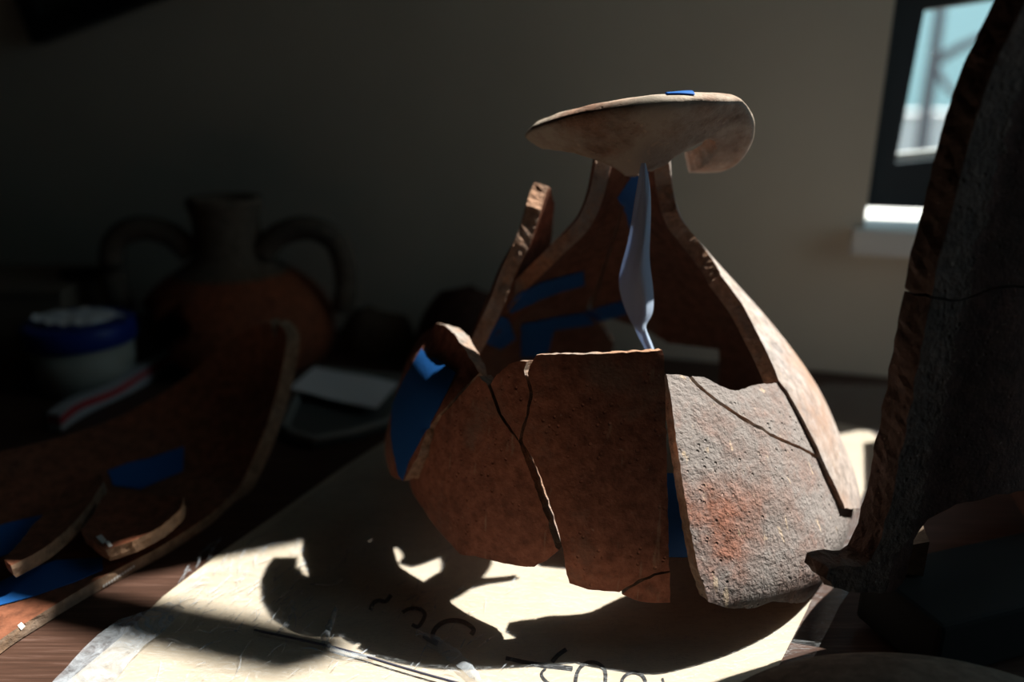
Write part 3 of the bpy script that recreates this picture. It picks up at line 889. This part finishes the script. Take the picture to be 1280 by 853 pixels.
# twisted strand of tape hanging from the neck
def strand():
    rows = [(203, 805, 5, 0), (222, 805, 12, .1), (245, 804, 18, .2), (270, 802, 22, .3), (300, 799, 26, .4), (325, 795, 32, .5), (345, 794, 40, .6), (362, 795, 42, .6), (380, 798, 38, .5), (395, 800, 30, .4), (404, 799, 18, .3), (410, 800, 12, .3), (420, 804, 12, .2), (437, 812, 11, .1), (450, 816, 9, 0)]
    V, Fq = [], []
    n = 9
    for k, (y, x, w, fo) in enumerate(rows):
        for j in range(n):
            t = j / (n - 1) - 0.5
            yy = 1.555 + 0.055 * (abs(t - 0.18) * 2) * w / 40 - 0.02 * fo + 0.004 * math.sin(k * 1.3 + j * 2.1)
            V.append(at_y(x + t * w, y, yy))
    for k in range(len(rows) - 1):
        for j in range(n - 1):
            a = k * n + j
            Fq.append((a, a + 1, a + n + 1, a + n))
    me = mesh('tape_strand', V, Fq, [M['pale_tape']], None, True)
    o = put('tape_strand', me, jar)
    s = o.modifiers.new('thickness', 'SOLIDIFY'); s.thickness = 0.0008
    s2 = o.modifiers.new('smooth', 'SUBSURF'); s2.levels = 1; s2.render_levels = 2
    o['label'] = 'pale twisted strand of masking tape'
    return o
strand()

# ================================================================== large dark rim sherd on the right
def right_sherd():
    root = empty('pithos_sherd', Vector((0.80, 1.38, 0)) * H); tag(root, 'tall thick dark red pithos sherd standing on its flaring rim beside the jar', 'sherd')
    ang = math.radians(SUN_AZ)
    P0 = Vector((0.735, 1.235, 0)) * H
    U = Vector((math.cos(ang), math.sin(ang), 0)); Nn = Vector((U.y, -U.x, 0))
    left = [(1310, -70), (1281, 0), (1256, 52), (1234, 103), (1219, 145), (1202, 211), (1188, 272), (1173, 324), (1165, 368), (1166, 372), (1158, 397), (1146, 463), (1132, 535), (1119, 596), (1113, 630), (1099, 674), (1089, 700), (1077, 706), (1050, 707), (1036, 711), (1032, 724), (1041, 737), (1069, 743)]
    rest = [(1114, 743), (1126, 726), (1133, 700), (1141, 674), (1157, 647), (1185, 625), (1224, 610), (1285, 598), (1330, 596)]
    to2 = lambda px: (lambda q: Vector(((q - P0).dot(U), q.z)))(on_plane(px[0], px[1], P0, Nn))
    ub = 0.165
    crack = [to2(p) for p in ((1180, 374), (1198, 375), (1212, 370), (1228, 361), (1246, 355), (1262, 354), (1280, 351))] + [Vector((0.112, 0.300))]
    lower = [to2(p) for p in left[9:] + rest] + [Vector((ub + 0.01, TZ)), Vector((ub + 0.17, TZ)), Vector((ub + 0.17, 0.20)), Vector((ub + 0.02, 0.26)), Vector((0.14, 0.285))] + list(reversed(crack))
    upper = [to2(p) for p in left[:10]] + crack + [Vector((0.105, 0.31)), Vector((0.07, 0.36)), Vector((0.06, 0.43))]
    lf = sorted(((p.y, p.x) for p in [to2(q) for q in left[:18]]))
    def lx(z):
        if z <= lf[0][0]: return lf[0][1]
        for (z0, x0), (z1, x1) in zip(lf, lf[1:]):
            if z <= z1: return x0 + (x1 - x0) * (z - z0) / max(1e-6, z1 - z0)
        return lf[-1][1]
    def rough(P):
        P = inset(resample(P, 0.005), 0.0006)
        return [p + Vector((noise.noise(Vector((p.x, p.y, 1)) * 120), noise.noise(Vector((p.x, p.y, 7)) * 120))) * 0.0014 for p in P]
    lower, upper = rough(lower), rough(upper)
    zf = min(p.y for p in lower if p.x < 0.03)
    lower = [Vector((p.x, max(p.y, zf if p.x < ub - 0.01 else TZ))) for p in lower]
    wstrip = 0.026
    def back(p):                    # curve of the face, then an added unseen wing that blocks the sun
        s = max(0.0, p.x - lx(p.y) - wstrip)
        return -0.012 * math.sin(min(1.0, s / 0.12) * math.pi) + 1.3 * max(0.0, p.x - ub) + (0.0012 * noise.noise(Vector((p.x, p.y, 0)) * 90) if s == 0 else 0)
    def front(p): return P0 + U * p.x + Vector((0, 0, p.y)) - Nn * back(p)
    def rear(p): return front(p) - Nn * 0.018
    for P in (lower, upper):
        v2, f2, b2 = fill2d(P, 0.008)
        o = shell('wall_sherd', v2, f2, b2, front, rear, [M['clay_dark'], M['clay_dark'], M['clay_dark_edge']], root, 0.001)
        for pol in o.data.polygons:      # the broken face along the upright edge
            if pol.material_index == 0 and (pol.center - P0).dot(U) - lx(pol.center.z) < wstrip * 0.98: pol.material_index = 2
    # flaring rim going back behind the wall
    prof = [(0.0, 0.0), (0.030, 0.0), (0.034, 0.006), (0.032, 0.012), (0.012, 0.015), (0.0, 0.020)]
    V, Fq = [], []
    c0 = Vector((1.46, 1.10, 0)) * H
    nseg = 26
    for i in range(nseg + 1):
        a = math.radians(167 - 62 * i / nseg)
        e = Vector((math.cos(a), math.sin(a), 0))
        base = c0 + e * 0.72 * H
        w_ = 1.35 - 0.8 * min(1.0, i / 6)
        for r, z in prof: V.append(base + e * r * w_ + Vector((0, 0, zf + z * 1.25)))
    m = len(prof)
    for i in range(nseg):
        for k in range(m):
            k2 = (k + 1) % m
            Fq.append((i * m + k, i * m + k2, (i + 1) * m + k2, (i + 1) * m + k))
    Fq.append(tuple(range(m - 1, -1, -1))); Fq.append(tuple(nseg * m + k for k in range(m)))
    put('rim_lip', mesh('rim_lip', V, Fq, [M['clay_brown']], None, False), root)
    # added foam block, dark as the shade there; props the raised sherd
    v, f = box_vf(0.70 * H, 1.16 * H, 1.12 * H, 1.31 * H, TZ + 0.001, zf - 0.002)
    a_ = math.radians(18); R2 = Matrix.Rotation(a_, 3, 'Z'); pv = Vector((0.70, 1.2, 0)) * H
    me = mesh('added_foam', [R2 @ (q - pv) + pv for q in v], f, [M['foam']]); bevel(me, 0.003)
    tag(put('added_foam', me), 'added dark foam block propping the tall pithos sherd in the shade', 'foam block')
right_sherd()

# ------------------------------------------------------------------ blurred sherd in the foreground
def fore_sherd():
    c = Vector((0.62, 0.96, 0)) * H
    V2 = []
    n = 40
    poly = []
    for i in range(n):
        a = 2 * math.pi * i / n
        r = 1 + 0.08 * math.sin(3 * a + 1) + 0.05 * math.sin(5 * a)
        poly.append(Vector((math.cos(a) * 0.10 * r, math.sin(a) * 0.06 * r)))
    v2, f2, b2 = fill2d(resample(poly, 0.005), 0.007)
    def top(p):
        q = max(0.0, 1 - (p.x / 0.14) ** 2 - (p.y / 0.085) ** 2)
        return Vector((c.x + p.x, c.y + p.y, 0.012 + 0.066 * q ** 0.6))
    o = shell('curved_sherd', v2, f2, b2, top, lambda p: top(p) - Vector((p.x * 0.06, p.y * 0.06, 0.009)), [M['clay_brown'], M['clay_dark'], M['clay_left_edge']], None, 0.0008)
    zmin = min(v.co.z for v in o.data.vertices)
    for v in o.data.vertices: v.co.z += TZ + 0.002 - zmin
    tag(o, 'dark curved sherd lying hollow side down below the pithos sherd', 'sherd')
fore_sherd()

# ================================================================== things on the dark left side
# big trough-like sherd
def left_sherd():
    root = empty('bowl_sherd', Vector((-0.8, 1.6, 0)) * H); tag(root, 'large concave sherd with blue tape lying hollow side up', 'sherd')
    def P(px, py, y): return at_y(px, py, y)
    edge = [P(-60, 862, 1.10), P(0, 818, 1.21), P(60, 782, 1.30), P(130, 738, 1.41), P(200, 697, 1.52), P(260, 655, 1.65), P(292, 622, 1.76), P(318, 570, 1.86), P(340, 512, 1.95), P(354, 455, 2.02), P(358, 418, 2.05), P(346, 404, 2.07)]
    far = [P(-420, 700, 1.28), P(-330, 660, 1.38), P(-220, 630, 1.50), P(-120, 600, 1.62), P(-20, 570, 1.75), P(80, 545, 1.88), P(150, 520, 1.98), P(205, 490, 2.06), P(245, 462, 2.1), P(280, 432, 2.12), P(310, 412, 2.1), P(338, 402, 2.08)]
    ec, fc = catmull(edge, 6), catmull(far, 6)
    nu, nv = len(ec), 18
    def surf(i, j):
        t = j / (nv - 1)
        p = ec[i].lerp(fc[i], t)
        p = p.copy(); p.z = max(0.010, p.z - 0.05 * H * math.sin(math.pi * t))
        return p
    grid = [[surf(i, j) for j in range(nv)] for i in range(nu)]
    zmin = min(p.z for r in grid for p in r)
    V, Fq, mi, sm = [], [], [], []
    def nrm(i, j):
        a = grid[min(i + 1, nu - 1)][j] - grid[max(i - 1, 0)][j]; b = grid[i][min(j + 1, nv - 1)] - grid[i][max(j - 1, 0)]
        n = a.cross(b)
        if n.length < 1e-9: return Vector((0, 0, 1))
        n.normalize()
        return n if n.z > 0 else -n
    th = 0.042 * H
    top, bot = {}, {}
    for i in range(nu):
        for j in range(nv):
            n = nrm(i, j); nn = (n + Vector((-0.0, 0, 0)))
            top[i, j] = len(V); V.append(grid[i][j])
    for i in range(nu):
        for j in range(nv):
            q = grid[i][j] - nrm(i, j) * th
            q.z = max(q.z, 0.0012)
            bot[i, j] = len(V); V.append(q)
    for i in range(nu - 1):
        for j in range(nv - 1):
            Fq.append((top[i, j], top[i + 1, j], top[i + 1, j + 1], top[i, j + 1])); mi.append(0); sm.append(True)
            Fq.append((bot[i, j], bot[i, j + 1], bot[i + 1, j + 1], bot[i + 1, j])); mi.append(0); sm.append(True)
    def side(seq):
        rows = 3
        base = len(V)
        for (i, j) in seq:
            a, b = V[top[i, j]].copy(), V[bot[i, j]].copy()
            for k in range(rows + 1):
                q = a.lerp(b, k / rows)
                if 0 < k < rows: q += noise.noise_vector(q * 120) * 0.0012
                V.append(q)
        for s in range(len(seq) - 1):
            for k in range(rows):
                o = base + s * (rows + 1) + k
                Fq.append((o, o + 1, o + rows + 2, o + rows + 1)); mi.append(1); sm.append(False)
    side([(i, 0) for i in range(nu)]); side([(i, nv - 1) for i in range(nu)]); side([(0, j) for j in range(nv)]); side([(nu - 1, j) for j in range(nv)])
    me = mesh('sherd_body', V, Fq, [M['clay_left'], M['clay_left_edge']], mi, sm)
    bm = bmesh.new(); bm.from_mesh(me); bmesh.ops.recalc_face_normals(bm, faces=bm.faces); bm.to_mesh(me); bm.free()
    o = put('sherd_body', me, root)
    tr = bvh_of([o])
    decal('blue_tape', [(135, 590), (160, 580), (188, 574), (230, 559), (229, 590), (205, 600), (175, 613), (142, 608)], tr, M['blue_tape'], o)
    decal('blue_tape', [(-20, 665), (10, 655), (55, 645), (50, 668), (20, 690), (-20, 706)], tr, M['blue_tape'], o)
    decal('blue_tape', [(-20, 738), (20, 720), (70, 702), (128, 699), (129, 714), (92, 730), (40, 748), (-20, 764)], tr, M['blue_tape'], o)
    decal('inventory_number', [(22, 783), (27, 779), (31, 783), (26, 788)], tr, M['tag_white'], o, lift=0.0003, grid=2, thick=0.0002)
    for k in range(12):
        x = 128 + k * 3.4; y = 733 - k * 2.2
        decal('inventory_number', [(x, y), (x + 1.6, y - 2.5), (x + 2.6, y - 1), (x + 1.2, y + 2)], tr, M['tag_white'], o, lift=0.0003, grid=2, thick=0.0002)
    return tr
tr_left = left_sherd()
def small_sherd(px, label, bend, lift=0.010, number=None):
    """a curved sherd lying in the big one; its outline falls on the surface below"""
    hits = []
    for x, y in px:
        loc, nrm, idx, dist = tr_left.ray_cast(CAM, ray(x, y))
        if loc is not None: hits.append(loc)
    c = sum(hits, Vector()) / len(hits)
    loc, nrm, *_ = tr_left.find_nearest(c)
    if nrm.z < 0: nrm = -nrm
    nrm = (nrm + Vector((0, -0.25, 0.2))).normalized()
    base = loc + nrm * (lift + 0.012)
    U = nrm.cross(Vector((0, 0, 1))).cross(nrm).normalized(); W = nrm.cross(U)
    P = []
    for x, y in px:
        q = on_plane(x, y, base, nrm) - base
        P.append(Vector((q.dot(U), q.dot(W))))
    P = resample(P, 0.004)
    P = [p + Vector((noise.noise(Vector((p.x, p.y, 1)) * 200), noise.noise(Vector((p.x, p.y, 7)) * 200))) * 0.0008 for p in P]
    v2, f2, b2 = fill2d(P, 0.007)
    def top(p): return base + U * p.x + W * p.y + nrm * (bend * (p.x ** 2 + p.y ** 2))
    o = shell('small_sherd', v2, f2, b2, top, lambda p: top(p) - nrm * 0.011, [M['clay_left'], M['clay_left'], M['clay_left_edge']], None, 0.0008)
    tag(o, label, 'sherd', 'sherds lying in the concave sherd')
    if number:
        t2 = bvh_of([o])
        for q in number:
            decal('inventory_number', q, t2, M['tag_white'], o, lift=0.0003, grid=2.5, thick=0.0002)
small_sherd([(104, 672), (130, 622), (180, 618), (231, 626), (228, 645), (205, 668), (170, 690), (138, 704)], 'small thick sherd with a white number beside the long narrow sherd', 3.0,
            number=[[(120, 672), (127, 669), (133, 676), (129, 681)], [(131, 678), (136, 677), (141, 683), (137, 685)]])
small_sherd([(12, 716), (40, 660), (85, 610), (128, 598), (132, 606), (100, 650), (60, 700), (25, 735)], 'long narrow sherd without a number lying against the concave sherd', 3.0, lift=0.009)

# two-handled amphora top
def amphora():
    c = Vector((-1.05, 2.92, 0)) * H
    root = empty('amphora_top', c); tag(root, 'two-handled amphora top with orange shoulder and a dark break in its side', 'amphora')
    prof = [(0.34, 0.0), (0.36, 0.06), (0.36, 0.13), (0.34, 0.20), (0.285, 0.27), (0.21, 0.325), (0.145, 0.37), (0.125, 0.43), (0.122, 0.52), (0.135, 0.575), (0.13, 0.60)]
    pr = catmull([Vector((r, z, 0)) for r, z in prof], 4)
    n = 72
    V, Fq, mi = [], [], []
    for p in pr:
        for k in range(n):
            t = 2 * math.pi * k / n
            V.append(c + Vector((p.x * H * math.sin(t), -p.x * H * math.cos(t), 0.0015 + p.y * H)))
    for i in range(len(pr) - 1):
        for k in range(n):
            a = (k + 0.5) / n * 360
            if a > 180: a -= 360
            zz = (pr[i].y + pr[i + 1].y) / 2
            lim = 0.245 + 0.02 * math.sin(a * 0.2)
            if -95 < a < -16 + 6 * math.sin(zz * 40) and zz < lim: continue
            Fq.append((i * n + k, i * n + (k + 1) % n, (i + 1) * n + (k + 1) % n, (i + 1) * n + k)); mi.append(0 if zz < 0.33 else 1)
    me = mesh('vessel_body', V, Fq, [M['clay_orange'], M['clay_brown']], mi, True)
    o = put('vessel_body', me, root)
    s = o.modifiers.new('thickness', 'SOLIDIFY'); s.thickness = 0.012; s.offset = -1
    for sg in (-1, 1):
        pts = [c + Vector((sg * x * H, -0.03 * H, z * H)) for x, z in ((0.13, 0.40), (0.20, 0.47), (0.31, 0.495), (0.40, 0.45), (0.43, 0.36), (0.43, 0.26), (0.41, 0.18))]
        cc = catmull(pts, 6)
        v, f = tube_vf(cc, 0.045 * H, 12)
        put('handle', mesh('handle', v, f, [M['clay_brown']], None, True), root)
amphora()

# plastic tub with blue lid
def revolve(name, prof, c, mat, parent, n=48, rot=None):
    V, Fq = [], []
    for r, z in prof:
        for k in range(n):
            t = 2 * math.pi * k / n
            q = Vector((r * math.cos(t), r * math.sin(t), z))
            V.append(c + (rot @ q if rot else q))
    for i in range(len(prof) - 1):
        for k in range(n):
            Fq.append((i * n + k, i * n + (k + 1) % n, (i + 1) * n + (k + 1) % n, (i + 1) * n + k))
    Fq.append(tuple(range(n - 1, -1, -1))); Fq.append(tuple((len(prof) - 1) * n + k for k in range(n)))
    return put(name, mesh(name, V, Fq, [mat], None, [True] * (len(Fq) - 2) + [False] * 2), parent)
c = ground(112, 480)
tub = empty('plastic_tub', c); tag(tub, 'white plastic tub with blue lid behind the red striped packet', 'tub')
revolve('tub_body', [(0.050, 0.0012), (0.052, 0.003), (0.056, 0.055)], c, M['white_plastic'], tub)
revolve('lid', [(0.059, 0.055), (0.060, 0.057), (0.060, 0.077), (0.058, 0.079), (0.052, 0.079)], c, M['blue_plastic'], tub)
# crumpled tissue on the lid
poly = [Vector((math.cos(a / 20 * 6.283) * 0.045 * (1 + 0.2 * math.sin(a * 2.3)), math.sin(a / 20 * 6.283) * 0.035)) for a in range(20)]
v2, f2, b2 = fill2d(resample(poly, 0.006), 0.006)
def tis(p): return c + Vector((p.x, p.y, 0.0815 + 0.010 * abs(noise.noise(Vector((p.x, p.y, 2)) * 60))))
o = shell('tissue', v2, f2, b2, tis, lambda p: tis(p) - Vector((0, 0, 0.0008)), [M['white_card']] * 3, None, 0)
tag(o, 'crumpled white tissue on the blue lid of the tub', 'tissue')

# red and white packet
a, b = ground(78, 541), ground(240, 446)
u = (b - a).normalized(); w = Vector((-u.y, u.x, 0))
pk = empty('striped_packet', a); tag(pk, 'flat white packet with a red stripe lying beside the tub', 'packet')
n = 24
for nm, z0, z1, mat, d in (('packet_body', 0.0012, 0.020, 'white_packet', 0.0), ('red_stripe', 0.009, 0.0165, 'red_print', 0.0006)):
    V, Fq = [], []
    for i in range(n + 1):
        t = i / n
        p = a + (b - a) * t + w * (0.004 * math.sin(t * 9) )
        for q, z in ((-d, z0), (-d, z1), (0.014, z1 + d), (0.014, z0)): V.append(p + w * q + Vector((0, 0, z + 0.002 * math.sin(t * 14) * (z > 0.005))))
    for i in range(n):
        for k in range(4): Fq.append((i * 4 + k, i * 4 + (k + 1) % 4, i * 4 + 4 + (k + 1) % 4, i * 4 + 4 + k))
    Fq += [(3, 2, 1, 0), tuple(n * 4 + k for k in range(4))]
    put(nm, mesh(nm, V, Fq, [M[mat]]), pk)

# shallow tray with a card on it
tray = empty('shallow_tray', ground(420, 520)); tag(tray, 'shallow dark grey tray with a paler raised lip beside the jar', 'tray')
tp = [(350, 538), (362, 547), (392, 555), (440, 546), (486, 532), (520, 515), (548, 490), (505, 474), (405, 463), (374, 484)]
def tray_pts(px, z): return resample([Vector(ground(x, y, z).xy) for x, y in px], 0.006)
Pt = tray_pts(tp, 0.006)
sm_poly = catmull([Vector((p.x, p.y, 0)) for p in Pt] , 1)
v2, f2, b2 = fill2d(Pt, 0.012)
shell('tray_base', v2, f2, b2, lambda p: Vector((p.x, p.y, 0.005)), lambda p: Vector((p.x, p.y, 0.0012)), [M['tray']] * 3, tray, 0)
c3 = [Vector((p.x, p.y, 0.0085)) for p in inset(Pt, 0.004)]
v, f = tube_vf(c3 + [c3[0]], 0.0045, 8, False)
put('tray_lip', mesh('tray_lip', v, f, [M['tray_lip']], None, True), tray)
cp = [(362, 485), (393, 456), (498, 478), (471, 509)]
Pc = resample([Vector(ground(x, y, 0.018).xy) for x, y in cp], 0.006)
v2, f2, b2 = fill2d(Pc, 0.008)
def cz(p): return 0.0166 + 0.0012 * math.sin(p.x * 60 + p.y * 20)
o = shell('white_card', v2, f2, b2, lambda p: Vector((p.x, p.y, cz(p))), lambda p: Vector((p.x, p.y, cz(p) - 0.0008)), [M['white_card']] * 3, None, 0)
tag(o, 'white paper card lying on the grey tray', 'card')

# dim vessels behind
def dome_sherd(name, cx, cy, rx, rz, label, mat, a0, a1, cat='sherd', group=None):
    c = Vector((cx, cy, 0)) * H
    V2 = [Vector((math.radians(a0), 0.02)), Vector((math.radians(a1), 0.02)), Vector((math.radians(a1 - 12), 0.7)), Vector((math.radians((a0 + a1) / 2 + 15), 1.15)), Vector((math.radians((a0 + a1) / 2 - 20), 1.3)), Vector((math.radians(a0 + 10), 0.8))]
    v2, f2, b2 = fill2d(resample(V2, 0.06), 0.09)
    def srf(p, k): return c + Vector((math.sin(p.x) * math.cos(p.y) * rx * H * k, -math.cos(p.x) * math.cos(p.y) * rx * H * k, 0.0015 + math.sin(p.y) * rz * H * k))
    o = shell(name, v2, f2, b2, lambda p: srf(p, 1), lambda p: srf(p, 0.875), [mat, mat, M['clay_left_edge']], None, 0.001)
    zmin = min(v.co.z for v in o.data.vertices)
    for v in o.data.vertices: v.co.z += 0.0013 - zmin
    tag(o, label, cat, group)
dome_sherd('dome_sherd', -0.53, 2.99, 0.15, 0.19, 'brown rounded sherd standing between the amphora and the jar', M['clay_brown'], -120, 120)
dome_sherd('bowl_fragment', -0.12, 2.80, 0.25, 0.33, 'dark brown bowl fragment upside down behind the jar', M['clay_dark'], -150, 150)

# carton with papers and a black pen
q = ground(40, 452)
bx = empty('flat_carton', Vector((-1.95, 2.95, 0)) * H); tag(bx, 'flat brown cardboard carton behind the tub', 'carton')
v, f = box_vf(-2.42 * H, -1.64 * H, 2.80 * H, 3.22 * H, 0.0012, 0.26 * H)
me = mesh('carton_body', v, f, [M['cardboard']]); bevel(me, 0.003); put('carton_body', me, bx)
v, f = box_vf(-2.43 * H, -1.63 * H, 2.79 * H, 3.23 * H, 0.262 * H, 0.285 * H)
me = mesh('carton_lid', v, f, [M['cardboard']]); bevel(me, 0.002); put('carton_lid', me, bx)
p0, p1 = at_y(72, 337, 2.95), at_y(150, 320, 3.0)
p0.z = p1.z = 0.285 * H + 0.0075
v, f = tube_vf([p0.lerp(p1, t) for t in (0, 0.04, 0.1, 0.7, 0.72, 1)], [0.002, 0.005, 0.007, 0.007, 0.0072, 0.0072], 10)
pen = put('marker_pen', mesh('marker_pen', v, f, [M['black']], None, True)); tag(pen, 'black marker pen lying on the cardboard carton', 'pen')

# picture frame on the wall
def picture():
    A_, B_, C_ = [on_plane(x, y, WP + WN * 0.012, WN) for x, y in ((48, 55), (205, -3), (28, -6))]
    e1 = (B_ - A_).normalized(); e2 = e1.cross(WN)
    if e2.z < 0: e2 = -e2
    root = empty('picture_frame', A_); tag(root, 'black picture frame hanging askew on the dim wall', 'picture frame')
    W_, H_, b = 0.42, 0.30, 0.028
    def bar(x0, x1, y0, y1, d0, d1, nm, mat):
        v = [A_ + e1 * x + e2 * y + WN * d for x in (x0, x1) for y in (y0, y1) for d in (d0, d1)]
        me = mesh(nm, v, [(0, 1, 3, 2), (4, 6, 7, 5), (0, 4, 5, 1), (2, 3, 7, 6), (0, 2, 6, 4), (1, 5, 7, 3)], [M[mat]])
        put(nm, me, root)
    bar(0, W_, 0, b, -0.011, 0.012, 'frame_bar', 'black'); bar(0, W_, H_ - b, H_, -0.011, 0.012, 'frame_bar', 'black')
    bar(0, b, b, H_ - b, -0.011, 0.012, 'frame_bar', 'black'); bar(W_ - b, W_, b, H_ - b, -0.011, 0.012, 'frame_bar', 'black')
    bar(b, W_ - b, b, H_ - b, -0.011, 0.002, 'picture_print', 'picture')
picture()

# ================================================================== outside the window
v, f = box_vf(-25, 25, 1.3, 40, -1.15, -1.05)
tag(put('ground', mesh('ground', v, f, [M['earth']])), 'pale earth outside the window', kind='structure')
def far(px, py, dist):         # a point outside at a horizontal distance
    d = ray(px, py); return CAM + d * (dist / math.hypot(d.x, d.y))
vdir = Vector((ray(1180, 120).x, ray(1180, 120).y, 0)).normalized(); vr = Vector((vdir.y, -vdir.x, 0))
def out_box(parent, name, dist, s0, s1, z0, z1, dep, mat):
    b0 = vdir * dist
    v = [b0 + vr * s + vdir * d + Vector((0, 0, z)) for s in (s0, s1) for d in (0, dep) for z in (z0, z1)]
    put(name, mesh(name, v, [(0, 1, 3, 2), (4, 6, 7, 5), (0, 4, 5, 1), (2, 3, 7, 6), (0, 2, 6, 4), (1, 5, 7, 3)], [M[mat]]), parent)
hs = empty('outbuilding', vdir * 7 + Vector((0, 0, -1.05))); tag(hs, 'white outbuilding with turquoise boards seen through the window', 'building')
out_box(hs, 'wall', 7.0, -2.5, 2.6, -1.05, 0.12, 3.0, 'render_white')
for k in range(11): out_box(hs, 'board', 7.0 - 0.05, -2.4 + k * 0.46, -2.4 + k * 0.46 + 0.43, 0.14, 1.02 + 0.03 * (k % 3), 0.1, 'turquoise')
out_box(hs, 'door', 6.97, 0.5, 0.95, -1.05, 0.0, 0.05, 'pink')
tree = empty('bare_tree', far(1158, 200, 3.2)); tag(tree, 'slender bare tree outside the window', 'tree')
def branch(pts, r0, r1, nm):
    cc = catmull([far(x, y, 3.2) for x, y in pts], 5)
    v, f = tube_vf(cc, [r0 + (r1 - r0) * i / (len(cc) - 1) for i in range(len(cc))], 8)
    put(nm, mesh(nm, v, f, [M['bark']], None, True), tree)
b0 = far(1150, 200, 3.2); 
v, f = tube_vf([Vector((b0.x, b0.y, -1.05)), b0, far(1160, 120, 3.2), far(1166, 80, 3.2), far(1176, 10, 3.2), far(1190, -60, 3.2)], [0.035, 0.024, 0.022, 0.02, 0.018, 0.012], 8)
put('trunk', mesh('trunk', v, f, [M['bark']], None, True), tree)
branch([(1166, 80), (1195, 62), (1225, 48), (1250, 40), (1280, 30)], 0.018, 0.008, 'branch')
branch([(1168, 78), (1178, 100), (1195, 118), (1225, 122), (1260, 118)], 0.012, 0.006, 'branch')
hd = empty('hedge_bush', vdir * 5.5 + vr * 0.55 + Vector((0, 0, -1.05))); tag(hd, 'low green bush outside the window', 'bush')
V, Fq = [], []
for k in range(900):
    a, b_, r = random.uniform(0, 6.283), random.uniform(0, 1), random.uniform(0.7, 1)
    p = hd.location + Vector((math.cos(a) * 0.45 * r * (1 - b_ * 0.5), math.sin(a) * 0.3 * r, b_ * 1.25))
    e = Vector((random.uniform(-1, 1), random.uniform(-1, 1), random.uniform(-1, 1))).normalized() * 0.05
    g = e.cross(Vector((0.3, 0.5, 0.8))).normalized() * 0.025
    o_ = len(V); V += [p - e, p + g, p + e, p - g]; Fq.append((o_, o_ + 1, o_ + 2, o_ + 3))
fo = put('foliage', mesh('foliage', V, Fq, [M['leaf']]), hd); fo['kind'] = 'stuff'
